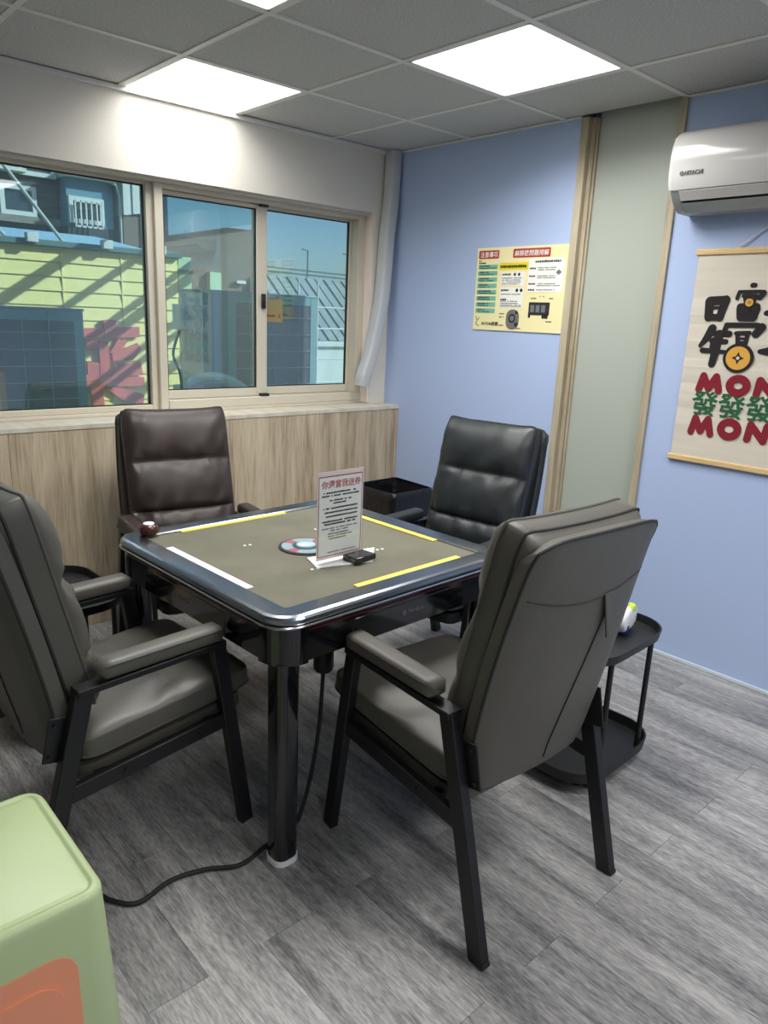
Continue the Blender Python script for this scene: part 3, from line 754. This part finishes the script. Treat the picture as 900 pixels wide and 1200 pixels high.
# ------------------------------------------------------------------ bins
bt = thing('waste_bin', 'black square waste bin with a plastic liner in the room corner', 'bin', (.428, -.275, 0))
def sq(k, z, w=.335, d=.33, r=.035, nz=0., sd=0):
    return [(a*k+nz*noise.noise(Vector((a*18, b*18, z*9+sd))), b*k+nz*noise.noise(Vector((a*18+7, b*18, z*9+sd))), z+nz*.8*noise.noise(Vector((a*11, b*11+3, sd)))) for a, b in rrect(-w/2, w/2, -d/2, d/2, r, 5)]
MB().loft([sq(.80, .002), sq(.84, .02), sq(.98, .54), sq(.95, .54), sq(.80, .03)]).build('body', 'black_metal', bt, smooth=True, angle=40)
MB().loft([sq(1.03, .40, nz=.022), sq(1.035, .45, nz=.018, sd=2), sq(1.03, .51, nz=.013, sd=4), sq(1.015, .548, nz=.009), sq(.955, .552, nz=.012), sq(.92, .50, nz=.012, sd=6), sq(.86, .36, nz=.02, sd=8), sq(.70, .22, nz=.03, sd=9)]).build('liner', 'bag', bt, smooth=True, angle=80)

gb = thing('storage_stool', 'pale green plastic box with an orange front hatch in the near corner', 'storage box', (2.222, -3.010, 0))
GH = .50
def gq(k, z, r=.042): return [(a, b, z) for a, b in rrect(-.190-k, .190+k, -.20-k, .20+k, r+k if r+k > .01 else .01, 6)]
MB().loft([gq(.022, .001), gq(.028, .012), gq(0, GH-.020), gq(-.001, GH-.010), gq(-.006, GH-.003), gq(-.012, GH), gq(-.017, GH), gq(-.020, GH-.0035), gq(-.024, GH-.0035), gq(-.028, GH-.001)]).build('body', 'bin_green', gb, smooth=True, angle=50)
hm = MB(); pl = [(-.13+.0*0, .05)]
hp = rrect(-.135, .135, .06, GH-.088, .045, 6)
hm.prism(hp, lambda a, b: (.172, a, b), lambda a, b: (.1915+.030*(GH-b)/GH, a, b))
ho = hm.build('hatch', 'bin_orange', gb, smooth=True, angle=40)
hm = MB(); hp2 = rrect(-.108, .108, .08, GH-.130, .05, 6)
hm.prism(hp2, lambda a, b: (.178, a, b), lambda a, b: (.1965+.030*(GH-b)/GH, a, b)); hm.build('hatch_panel', 'bin_orange', ho, smooth=True, angle=40)

# ------------------------------------------------------------------ air conditioner
ac = thing('air_conditioner', 'white wall-mounted air conditioner above the scroll, glossy front', 'air conditioner', (0, 0, 0))
X0, X1 = 1.888, 2.75
pf = [(-.001, 2.292), (-.120, 2.292), (-.165, 2.284), (-.192, 2.262), (-.207, 2.225), (-.213, 2.18), (-.212, 2.12), (-.206, 2.085), (-.196, 2.062), (-.001, 2.062)]
def ac_ring(prof, x, k, cy=-.09, cz=2.17): return [(x, cy+(a-cy)*k if a < -.002 else a, cz+(b-cz)*k) for a, b in prof]
rings = [ac_ring(pf, X0, .93), ac_ring(pf, X0+.003, .965), ac_ring(pf, X0+.010, .99), ac_ring(pf, X0+.022, 1), ac_ring(pf, X1-.022, 1), ac_ring(pf, X1-.010, .99), ac_ring(pf, X1-.003, .965), ac_ring(pf, X1, .93)]
MB().loft(rings).build('front_panel', 'ac_white', ac, smooth=True, angle=30)
pb = [(-.001, 2.066), (-.192, 2.066), (-.182, 2.050), (-.155, 2.018), (-.125, 1.994), (-.10, 1.985), (-.001, 1.985)]
MB().prism(pb, lambda a, b: (X0+.006, a, b), lambda a, b: (X0+.045, a, b)).build('end_cap', 'ac_grey', ac, bevel=.004)
MB().prism(pb, lambda a, b: (X1-.045, a, b), lambda a, b: (X1-.006, a, b)).build('end_cap', 'ac_grey', ac, bevel=.004)
pl = [(-.190, 2.060), (-.193, 2.057), (-.165, 2.024), (-.160, 2.026), (-.165, 2.04)]
MB().prism(pl, lambda a, b: (X0+.047, a, b), lambda a, b: (X1-.047, a, b)).build('louver', 'ac_white', ac)
pl = [(-.001, 2.062), (-.165, 2.055), (-.148, 2.022), (-.12, 1.996), (-.001, 1.99)]
MB().prism(pl, lambda a, b: (X0+.046, a, b), lambda a, b: (X1-.046, a, b)).build('outlet', 'dark', ac)
pl = [(-.001, 1.984), (-.105, 1.984), (-.148, 2.012), (-.152, 2.018), (-.140, 2.016), (-.1, 1.994), (-.001, 1.992)]
MB().prism(pl, lambda a, b: (X0+.045, a, b), lambda a, b: (X1-.045, a, b)).build('bottom_tray', 'ac_grey', ac)
lo = Vector((1.945, -.2132, 2.120)); text('maker_name', 'HITACHI', .021, lo+Vector((.016, 0, -.007)), (1, 0, 0), (0, 0, 1), 'ink_soft', ac, bold=.0006, sx=.92, ext=.0012)
sh = Sheet(lo, (1, 0, 0), (0, 0, 1)); m = MB(); sh.disc(m, .004, .0, .0085, -.001, .0012); m.build('maker_emblem', 'ink_soft', ac)

# ------------------------------------------------------------------ poster on the blue wall
po = thing('instruction_poster', 'cream instruction board with red headings and green boxes on blue wall', 'poster', (0, 0, 0))
PW_, PH_ = .588, .428
sh = Sheet((.719, -.0065, 1.473), (1, 0, 0), (0, 0, 1))
m = MB(); sh.rect(m, 0, 0, PW_, PH_, -.006, 0); m.build('board', 'poster', po)
U, V = (1, 0, 0), (0, 0, 1)
def rr2(mb, a0, b0, a1, b1, r, n0=.0003, n1=.0010): sh.poly(mb, rrect(a0, a1, b0, b1, r, 3), n0, n1)
m = MB(); rr2(m, .012, .372, .152, .414, .006); rr2(m, .246, .372, .482, .416, .006); m.build('heading_box', 'red_print', po)
text('heading', '注意事項', .031, sh.P(.022, .381, .0012), U, V, 'paper', po, bold=.0003, ext=.0003)
text('heading', '麻將機問題排解', .031, sh.P(.256, .382, .0012), U, V, 'paper', po, bold=.0003, ext=.0003)
m = MB(); rr2(m, .355, .200, .572, .366, .01); rr2(m, .178, .230, .334, .300, .004); rr2(m, .178, .120, .334, .222, .004); m.build('text_panel', 'paper', po)
m = MB()
for i in range(8): sh.rect(m, .014, .318-.0325*i, .150, .341-.0325*i)
m.build('green_box', 'green_print', po)
m = MB(); sh.rect(m, .160, .314, .350, .348); m.build('yellow_box', 'yellow_print', po)
rnd = random.Random(5); m = MB()
sh.lines(m, .014, .034, .358, .006, rnd); sh.lines(m, .014, .068, .346, .007, rnd)
sh.lines(m, .168, .345, .322, .015, rnd, .1); sh.lines(m, .394, .55, .344, .012, rnd, .1)
for i in range(8):
    sh.lines(m, .026, .085+.03*rnd.random(), .331-.0325*i, .007, rnd); sh.lines(m, .026, .10+.045*rnd.random(), .321-.0325*i, .006, rnd)
for i, b in enumerate((.312, .274, .236, .206)): sh.lines(m, .362, .405, b, .010, rnd, 0)
for b in (.284, .204, .156): sh.lines(m, .184, .184+.03+.03*rnd.random(), b, .011, rnd, 0)
sh.disc(m, .268, .289, .008); sh.disc(m, .296, .289, .008); sh.disc(m, .290, .209, .009); sh.disc(m, .318, .209, .009)
sh.rect(m, .376, .086, .506, .150); sh.rect(m, .376, .072, .390, .09); sh.rect(m, .462, .070, .50, .09)
m.build('print', 'ink', po)
m = MB()
for b in (.268, .258, .248, .238, .186, .140, .131, .150, .124): sh.lines(m, .184, .30+.03*rnd.random(), b, .006, rnd)
for b in (.316, .306, .276, .267, .238, .229, .208): sh.lines(m, .414, .52+.045*rnd.random(), b, .006, rnd)
for a, b in ((.384, .166), (.44, .176), (.49, .166), (.184, .085), (.184, .068), (.184, .025), (.30, .012), (.49, .052)): sh.lines(m, a, a+.035, b, .007, rnd)
sh.poly(m, [(.524, .296), (.542, .310), (.560, .296), (.542, .282)])
m.build('small_print', 'ink_soft', po)
m = MB(); sh.poly(m, rrect(.232, .318, .008, .112, .038, 5)); m.build('diagram_body', 'ink_soft', po)
m = MB(); sh.disc(m, .272, .066, .024, .0010, .0015); sh.disc(m, .302, .035, .012, .0010, .0015); sh.disc(m, .300, .096, .009, .0010, .0015); m.build('diagram_dial', 'ink', po)
m = MB(); sh.disc(m, .272, .066, .014, .0014, .0019)
for i in range(3): sh.rect(m, .388+.034*i, .100, .412+.034*i, .136, .0012, .0017)
m.build('diagram_face', 'mark_grey', po)
text('shop_name', 'IN FUN娛樂', .022, sh.P(.062, .026, .0008), U, V, 'ink', po, bold=.0006, ext=.0003, skew=.15)
m = MB(); sh.stroke(m, [(.02, .07), (.03, .05), (.022, .03)], .004); sh.stroke(m, [(.03, .05), (.046, .065)], .004); sh.stroke(m, [(.022, .03), (.044, .02)], .004); m.build('shop_motif', 'ink_soft', po)

# ------------------------------------------------------------------ hanging scroll
sc_ = thing('hanging_scroll', 'cream canvas scroll with black calligraphy, coins and red MONEY lettering', 'scroll', (0, 0, 0))
SXA, SXB, SZ0, SZ1 = 1.963, 2.622, .955, 1.842
rows_ = []
m = MB(); n = 24; vs = []; fs = []
for j in range(n+1):
    z = SZ0+.01+(SZ1-SZ0-.02)*j/n; y = -.0085-.0022*math.sin(j*1.9)*math.sin(PI*j/n)
    for x in (SXA+.006, (SXA+SXB)/2, SXB-.006): vs += [(x, y-.0012, z), (x, y, z)]
for j in range(n):
    for i in range(2):
        a = j*6+i*2; b = a+6
        fs += [(a, a+2, b+2, b), (a+1, b+1, b+3, a+3)]
    a = j*6; fs += [(a, a+6, a+7, a+1), (a+4, a+5, a+11, a+10)]
fs += [(0, 1, 3, 2), (2, 3, 5, 4), (n*6, n*6+2, n*6+3, n*6+1), (n*6+2, n*6+4, n*6+5, n*6+3)]
m.add(vs, fs); m.build('canvas', 'canvas', sc_)
for z in (SZ1-.004, SZ0+.004):
    MB().box(SXA-.006, SXB+.006, -.017, -.002, z-.012, z+.012).build('rod', 'rod_wood', sc_, bevel=.003)
MB().tube([(2.13, -.010, SZ1+.007), (2.212, -.008, SZ1+.068), (2.2925, -.006, SZ1+.124), (2.373, -.008, SZ1+.068), (2.455, -.010, SZ1+.007)], .003, 6).build('string', 'string', sc_, smooth=True)
MB().tube([(2.2925, -.001, SZ1+.124), (2.2925, -.016, SZ1+.125)], .005, 8).build('wall_hook', 'silver', sc_)
# print; a = right, b = up, metres from the lower-left corner of the canvas
sh = Sheet((SXA, -.0117, SZ0), (1, 0, 0), (0, 0, 1))
def brush(name, strokes, mat='canvas_black', n1=.0010):
    m = MB()
    for q, (pts, w) in enumerate(strokes): sh.stroke(m, pts, w, -.0006, n1+.00015*q)
    return m.build(name, mat, sc_)
def ri(a, b, w, h): return [(a-w, b-h), (a+w, b-h), (a+w, b+h), (a-w, b+h), (a-w, b-h)]
def glyph_ri(ca, cb, s):
    brush('character', [([(ca-.036*s, cb+.032*s), (ca+.034*s, cb+.036*s)], .040*s), ([(ca-.038*s, cb+.030*s), (ca-.032*s, cb-.040*s)], .040*s),
        ([(ca+.036*s, cb+.038*s), (ca+.020*s, cb-.040*s)], [.040*s, .036*s]), ([(ca-.034*s, cb-.040*s), (ca+.018*s, cb-.040*s)], .030*s), ([(ca-.03*s, cb+.0*s), (ca+.02*s, cb+.004*s)], .014*s)])
def coin(ca, cb, r, border):
    m = MB(); sh.disc(m, ca, cb, r+border, -.0006, .0040, 28, (r+border)*.97); m.build('coin_ring', 'canvas_black', sc_)
    m = MB(); sh.disc(m, ca, cb, r, -.0006, .0045, 28, r*.96); m.build('coin', 'gold', sc_)
    m = MB(); q = r*.52; k_ = r*.16
    sh.poly(m, [(ca+q, cb), (ca+k_, cb+k_), (ca, cb+q), (ca-k_, cb+k_), (ca-q, cb), (ca-k_, cb-k_), (ca, cb-q), (ca+k_, cb-k_)], -.0006, .0049); m.build('coin_star', 'canvas_black', sc_)
    m = MB(); q = r*.17
    sh.poly(m, [(ca+q, cb), (ca, cb+q), (ca-q, cb), (ca, cb-q)], -.0006, .0053); m.build('coin_hole', 'canvas', sc_)
def roof(ca, cb, s):
    return [([(ca+.004*s, cb+.052*s), (ca+.014*s, cb+.052*s)], [.022*s, .020*s]), ([(ca-.05*s, cb+.024*s), (ca+.045*s, cb+.026*s)], .015*s),
            ([(ca-.05*s, cb+.022*s), (ca-.056*s, cb-.004*s)], .016*s), ([(ca+.056*s, cb+.020*s), (ca+.042*s, cb+.000*s)], [.026*s, .024*s])]
glyph_ri(.118, .655, .92)
brush('character', roof(.248, .700, .92) + [([(.222, .706), (.272, .706)], .016), ([(.228, .700), (.236, .670)], .014), ([(.268, .700), (.264, .670)], .014), ([(.216, .662), (.280, .664)], .030), ([(.216, .656), (.222, .620)], .030), ([(.282, .656), (.274, .620)], .030), ([(.222, .620), (.274, .620)], .028), ([(.248, .66), (.248, .620)], .016), ([(.226, .641), (.27, .641)], .010)])
coin(.250, .680, .0165, .003)
brush('character', [([(.322, .640), (.352, .642), (.400, .648)], [.020, .034, .036])])
glyph_ri(.490, .655, .92)
brush('character', [([(.112, .572), (.094, .530), (.070, .498)], [.036, .032, .016]), ([(.120, .552), (.186, .552)], [.022, .028]), ([(.120, .520), (.178, .520)], [.026, .022]),
    ([(.124, .524), (.124, .492)], .024), ([(.082, .480), (.190, .478)], [.022, .014]), ([(.146, .550), (.140, .480), (.132, .424)], [.036, .034, .030])])
brush('character', roof(.238, .556, 1.35) + [([(.216, .556), (.268, .560)], .018), ([(.222, .552), (.228, .515)], .018), ([(.262, .552), (.260, .515)], .018), ([(.226, .536), (.26, .536)], .010), ([(.226, .520), (.26, .520)], .012)])
coin(.240, .456, .050, .0125)
brush('character', [([(.322, .488), (.352, .490), (.404, .496)], [.018, .032, .036])])
brush('character', [([(.462, .572), (.444, .530), (.420, .498)], [.036, .032, .016]), ([(.470, .552), (.536, .552)], [.022, .028]), ([(.470, .520), (.528, .520)], [.026, .022]), ([(.474, .524), (.474, .492)], .024), ([(.432, .480), (.540, .478)], [.022, .014]), ([(.496, .550), (.490, .480), (.482, .424)], [.036, .034, .030])])
def letters(b0, b1, a0, aw, word):
    """fat rounded capitals of the word, one stroke mesh per letter"""
    h = b1-b0; w = .030
    G = {'M': [[(0, 0), (.16, 1), (.48, .12), (.80, 1), (1, 0)]], 'N': [[(0, 0), (.10, 1), (.88, 0), (1, 1)]],
         'O': [[(.5+.5*math.cos(2*PI*i/18), .5+.5*math.sin(2*PI*i/18)) for i in range(19)]],
         'E': [[(.9, 1), (0, 1), (0, 0), (.9, 0)], [(0, .5), (.75, .5)]], 'Y': [[(0, 1), (.5, .5), (1, 1)], [(.5, .5), (.5, 0)]]}
    a = a0
    for ch in word:
        lw = aw*{'M': 1.0, 'O': .82, 'N': .85, 'E': .62, 'Y': .8}[ch]
        brush('letter', [([(a+x*lw, b0+w/2+y*(h-w)) for x, y in pts], w if ch != 'O' else .032) for pts in G[ch]], 'canvas_red')
        a += lw+.043
letters(.298, .388, .092, .087, 'MONEY')
letters(.112, .204, .084, .087, 'MONEY')
for i in range(4):
    text('fortune_character', '發', .112, sh.P(.070+.116*i, .214, .0003), (1, 0, 0), (0, 0, 1), 'canvas_green', sc_, bold=.0019, sx=1.02, ext=.0008)

# ------------------------------------------------------------------ outside the windows
YX = -1.9
yw = thing('yellow_wall_building', 'neighbouring yellow lap-sided wall seen through the left window', 'building', (YX, 0, 0))
MB().box(-.15, -.02, -4.5, -.46, -1.5, 1.885).build('wall', 'siding', yw)
z = -.3
while z < 1.86:
    MB().prism([(-.02, z), (.012, z), (.002, z+.094), (-.02, z+.094)], lambda a, b: (a, -4.5, b), lambda a, b: (a, -.46, b)).build('siding_board', 'siding', yw)
    z += .095
for y in (-1.80, -1.32, -.90): MB().box(.0, .013, y-.004, y+.004, -.3, 1.86).build('joint_strip', 'cap_teal' if y < -1.7 else 'siding', yw)
MB().box(-.25, .05, -4.5, -.44, 1.885, 1.925).build('coping', 'cap_teal', yw, bevel=.005)
MB().add([(-.25, -4.5, 1.925), (-1.6, -4.5, 2.12), (-1.6, -.44, 2.12), (-.25, -.44, 1.925), (-.25, -4.5, 1.90), (-1.6, -4.5, 2.09), (-1.6, -.44, 2.09), (-.25, -.44, 1.90)],
         [(0, 3, 2, 1), (4, 5, 6, 7), (0, 1, 5, 4), (1, 2, 6, 5), (2, 3, 7, 6), (3, 0, 4, 7)]).build('roof', 'roof_blue', yw)
for y in (-1.52, -1.02, -.62): MB().box(.03, .09, y-.035, y+.035, 1.90, 1.96).build('clip', 'bld_white', yw, bevel=.004)
for a, b in (((-.10, -1.64, 1.94), (.25, -2.45, 2.75)), ((-.10, -1.26, 1.93), (.25, -2.05, 2.75))):
    MB().tube([a, b], .012, 8).build('stay_rod', 'wire', yw)
for dz, dy in ((.02, -1.08), (-.3, -.6)): pass
aw = thing('shadow_frame', 'bare metal awning bars added out of view to cast diagonal shadows on the yellow wall', 'awning', (0, 0, 0))
for q, y in enumerate((-.35, .10, .55, .68, 1.05, 1.18, 1.5)):  # unseen bars overhead, added to cast the diagonal shadows on the yellow wall
    MB().bar((-.23, y, 2.52), (-1.88, y, 2.46), .05 if q % 3 else .09, .03, side=(0, 1, 0)).build('shadow_bar', 'cap_teal', aw)
for x in (-.26, -1.86): MB().bar((x, -3.0, 2.50), (x, 1.6, 2.50), .04, .04).build('beam', 'cap_teal', aw)
for y in (-.9, .35, 1.55): MB().bar((-1.86, y, -1.5), (-1.86, y, 2.48), .035, .035, side=(0, 1, 0)).build('post', 'cap_teal', aw) if y > 1 else None

# red sign character standing off the yellow wall
rs = thing('red_sign_character', 'red cut-out sign character on the yellow wall outside the window', 'sign', (YX+.016, -1.195, .815))
sh = Sheet((0, 0, 0), (0, 1, 0), (0, 0, 1)); rc = [0]
def red(pts, w, dn=0):
    m = MB(); sh.stroke(m, pts, w, .001, .022+dn)
    a, b = Vector(pts[0]), Vector(pts[-1]); m.build('stroke', 'sign_red', rs)
def redp(pts, dn=0):
    m = MB(); sh.poly(m, pts, .001, .022+dn); m.build('stroke', 'sign_red', rs)
redp([(-.03, .54), (.40, .56), (.40, .485), (-.03, .475)]); redp([(.13, .60), (.225, .605), (.222, .47), (.14, .475)], .004)
redp([(.0, .465), (.16, .45), (.16, .39), (.0, .39)], .002); redp([(.09, .46), (.16, .45), (.165, .17), (.09, .17)], .006)
redp([(.235, .47), (.31, .455), (.22, .36), (.17, .37)], .002); redp([(.18, .36), (.38, .44), (.41, .40), (.34, .32), (.19, .31)], .004)
redp([(.18, .215), (.40, .32), (.36, .26), (.22, .18)], .001); redp([(.20, .285), (.40, .30), (.415, .205), (.19, .20)], .003)
redp([(-.03, .22), (.42, .19), (.42, .125), (-.03, .13)], .005); redp([(0, .31), (.09, .30), (.09, .16), (0, .16)], .002)
redp([(.01, .14), (.10, .14), (.11, -.04), (.03, -.04)], .003); redp([(.12, .12), (.22, .12), (.42, .06), (.405, -.02), (.28, .0)], .001)

# two outdoor condenser units on a slab
struct(MB().box(-1.15, -WT-.001, -4.5, 1.2, .70, .80).build('trim_4', 'conc'))
def condenser(label, y0, y1, x1, z1, side):
    t = thing('condenser_unit', label, 'air conditioner', (x1, y0, .80), 0, 'outdoor condenser units')
    w = y1-y0; h = z1-.80; d = .31
    MB().box(-d, -.006, 0, w, .03, h-.012).build('casing', 'cond_case', t, bevel=.01)
    MB().box(-d-.006, .003, -.006, w+.006, h-.014, h).build('lid', 'cond_face', t, bevel=.004)
    m = MB(); e = .05
    c0 = .22 if side else .02
    m.box(-.012, .0, 0, c0, .03, h-.015); m.box(-.012, 0, w-e, w, .03, h-.015); m.box(-.012, 0, c0, w-e, .03, .08); m.box(-.012, 0, c0, w-e, h-.065, h-.015)
    m.build('front_frame', 'cond_face', t, bevel=.002)
    MB().box(-.022, -.004, c0, w-e, .08, h-.065).build('coil', 'coil', t)
    m = MB(); nb = 6
    for i in range(1, nb): yy = c0+(w-e-c0)*i/nb; m.tube([(.006, yy, .06), (.006, yy, h-.04)], .0022, 5)
    for i in range(1, 7): zz = .06+(h-.10)*i/7; m.tube([(.006, c0, zz), (.006, w-.03, zz)], .0022, 5)
    m.build('guard_grid', 'wire', t)
    for yy in (.12, w-.12): MB().box(-d, .0, yy-.03, yy+.03, .0, .03).build('foot', 'cond_face', t)
    if side:
        MB().box(-d+.03, -.03, -.006, .001, .06, h-.05).build('side_panel', 'cond_case', t, bevel=.003)
        MB().box(-d+.04, -d+.14, -.065, -.004, h-.24, h-.09).build('terminal_cover', 'cond_case', t, bevel=.006)
        MB().box(-d+.05, -d+.16, -.08, -.004, .05, .26).build('valve_cover', 'cond_case', t, bevel=.006)
        MB().tube(catmull([(-.20, -.05, .60), (-.20, -.10, .45), (-.18, -.07, .34), (-.10, -.10, .24), (-.05, -.12, .10)], 6), .009, 6).build('cable', 'rubber', t, smooth=True)
        MB().tube(catmull([(-.12, -.06, .18), (-.02, -.07, .29), (.06, .03, .325), (.10, .16, .28), (.12, .32, .15), (.12, .42, .02)], 8), .034, 10).build('insulated_pipe', 'cond_case', t, smooth=True)
    return t
condenser('outdoor condenser behind wire guard, seen through the left window', -2.56, -1.712, -.5, 1.492, 0)
condenser('outdoor condenser with side pipes, seen through the two sliding windows', -1.008, -.178, -.5, 1.632, 1)
# white guard cage at the right
gc = thing('window_guard', 'white metal guard rails outside the right sliding window', 'guard', (0, 0, 0))
for y in (-.04, .13): MB().tube([(-.9, y, .80), (-.9, y, 1.75)], .007, 6).build('bar', 'bld_white', gc)
for z in (1.03, 1.20, 1.42, 1.57): MB().tube([(-.9, -.14, z), (-.9, .5, z)], .006, 6).build('bar', 'bld_white', gc)
MB().tube([(-.9, -.14, .80), (-.9, -.14, 1.60)], .006, 6).build('bar', 'bld_white', gc)
MB().tube([(-.9, .5, .80), (-.9, .5, 1.75)], .006, 6).build('bar', 'bld_white', gc)
# sticker on right pane
st = thing('pane_sticker', 'ochre sticker with dark red print on the right sliding pane', 'sticker', (-.1415, -.80, 1.462))
pmat('ochre', srgb(150, 140, 96), .6)
MB().box(.0, .001, -.026, .105, 0, .125).build('sheet', 'ochre', st)
sh = Sheet((.001, -.02, 0), (0, 1, 0), (0, 0, 1)); m = MB(); rnd = random.Random(8)
sh.lines(m, .012, .075, .030, .012, rnd, 0); sh.stroke(m, [(.108, .046), (.094, .036), (.108, .024)], .006); m.build('print', 'red_print', st)

# far buildings
def win(p, x, y0, y1, z0, z1, fr='bld_white', bars=0):
    f = MB(); e = .05
    f.box(x, x+.05, y0-e, y0, z0-e, z1+e); f.box(x, x+.05, y1, y1+e, z0-e, z1+e); f.box(x, x+.05, y0, y1, z0-e, z0); f.box(x, x+.05, y0, y1, z1, z1+e)
    o = f.build('window', fr, p); MB().box(x-.02, x+.02, y0, y1, z0, z1).build('pane', 'bld_glass', o)
    if bars:
        g = MB()
        for i in range(bars+1): yy = y0+(y1-y0)*i/bars; g.box(x+.10, x+.115, yy-.008, yy+.008, z0-.1, z1)
        g.box(x+.10, x+.115, y0, y1, z0-.1, z0-.08); g.box(x+.10, x+.115, y0, y1, z1-.02, z1); g.build('guard', 'bld_white', o)
b1 = thing('dark_apartment_block', 'dark grey apartment block beyond the yellow wall', 'building', (-6.2, 0, 0))
MB().box(-2, 0, -6, .18, -1.5, 3.6).build('wall', 'bld_dark', b1)
MB().box(-.02, .06, -6, .18, 2.42, 2.50).build('floor_band', 'conc', b1)
win(b1, 0, -1.20, -.90, 2.45, 2.66); win(b1, 0, -.42, -.12, 2.55, 2.78); win(b1, 0, -1.9, -1.6, 2.45, 2.66)
MB().box(.0, .18, -.75, -.2, 2.96, 3.0).build('awning', 'bld_white', b1); win(b1, 0, -.2, .12, 3.0, 3.3)
b2 = thing('blue_clad_house', 'blue clad house with barred window and white drainpipe beyond wall', 'building', (-6.0, 0, 0))
MB().box(-2, 0, .22, .78, 1.0, 2.98).build('wall', 'bld_blue', b2)
MB().box(-2, 0.01, .22, .78, 1.0, 2.44).build('plinth', 'bld_dark', b2)
MB().box(-2, .12, .20, .80, 2.98, 3.06).build('eave', 'bld_white', b2)
win(b2, 0.0, .28, .60, 2.52, 2.72, bars=5)
MB().tube([(.06, .70, 3.0), (.08, .80, 2.95), (.08, .84, 2.8), (.06, .84, 1.2)], .018, 8).build('drainpipe', 'bld_white', b2, smooth=True)
b3 = thing('corrugated_shed', 'shed with pale corrugated upper cladding over brown wall beyond', 'building', (-5.9, 0, 0))
MB().box(-2, 0, .86, 1.34, 1.0, 2.62).build('wall', 'bld_brown', b3)
for i in range(8): MB().box(-.4, .02 if i % 2 else .035, .86+.06*i, .916+.06*i, 2.62+.012*i, 3.4).build('cladding_sheet', 'bld_white', b3)
b4 = thing('brown_rendered_building', 'brown rendered building with grey-blue eave beyond the middle window', 'building', (-5.8, 0, 0))
MB().box(-1.5, 0, 1.36, 2.72, -1.5, 2.62).build('wall', 'bld_brown', b4)
MB().add([(0.1, 1.36, 2.42), (.1, 2.74, 2.72), (.1, 2.74, 3.3), (.1, 1.36, 3.3), (-1.5, 1.36, 2.42), (-1.5, 2.74, 2.72), (-1.5, 2.74, 3.3), (-1.5, 1.36, 3.3)],
         [(0, 1, 2, 3), (7, 6, 5, 4), (0, 4, 5, 1), (1, 5, 6, 2), (2, 6, 7, 3), (3, 7, 4, 0)]).build('eave', 'bld_blue', b4)
MB().box(0, .08, 1.95, 2.12, 1.2, 2.02).build('pilaster', 'siding_green', b4); MB().box(0, .08, 2.62, 2.68, 1.4, 2.0).build('downpipe', 'bld_white', b4)
MB().box(0.02, .06, 2.38, 2.52, 1.90, 1.94).build('wall_lamp', 'bld_white', b4)
pw = thing('pale_post', 'pale green post at the end of the yellow wall', 'post', (-1.95, -.40, 0))
MB().box(-.05, .05, -.05, .06, -.3, 1.90).build('shaft', 'siding_green', pw, bevel=.005); MB().box(-.06, .06, -.06, .07, 1.78, 1.81).build('band', 'cap_teal', pw)
b5 = thing('metal_roof_shed', 'grey corrugated metal roof and white wall beyond the right window', 'building', (-8.0, 0, 0))
MB().box(-3, 0, 3.0, 11, -1.0, 1.06).build('wall', 'bld_white', b5)
for i in range(34):
    y = 3.0+.235*i
    MB().bar((.06, y, 1.05), (-1.4, y, 2.25), .03 if i % 2 else .05, .18, side=(0, 0, 1)).build('roof_sheet', 'metal_sheet', b5)
MB().add([(0.05, 3, 1.03), (.05, 11, 1.03), (-1.4, 11, 2.24), (-1.4, 3, 2.24), (0.05, 3, .98), (.05, 11, .98), (-1.4, 11, 2.2), (-1.4, 3, 2.2)],
         [(0, 1, 2, 3), (7, 6, 5, 4), (0, 4, 5, 1), (1, 5, 6, 2), (2, 6, 7, 3), (3, 7, 4, 0)]).build('roof_deck', 'metal_sheet', b5)
MB().box(-.02, .06, 3, 11, .95, 1.05).build('gutter', 'bld_white', b5)
rl_ = thing('roof_railing', 'thin metal railing on the far roof against the sky', 'railing', (-9.6, 0, 2.2))
for i in range(7): MB().tube([(0, 4.2+1.1*i, -.3), (0, 4.2+1.1*i, .62), (0, 4.05+1.1*i, .64)], .018, 6).build('post', 'cap_teal', rl_)
for z in (.12, .20): MB().tube([(0, 3.4, z+.05), (0, 11, z-.03)], .018, 6).build('rail', 'cap_teal', rl_)
struct(MB().box(-40, -WT, -40, 40, -1.6, -1.5).build('trim_5', 'conc'))

# joined flat print and tiny bolts are too small to pick apart
for o in bpy.data.objects:
    if o.name.split('.')[0] in ('print', 'small_print', 'hinge_bolt', 'rail_bolt', 'diagram_face', 'diagram_dial', 'felt_mark'): o['kind'] = 'stuff'
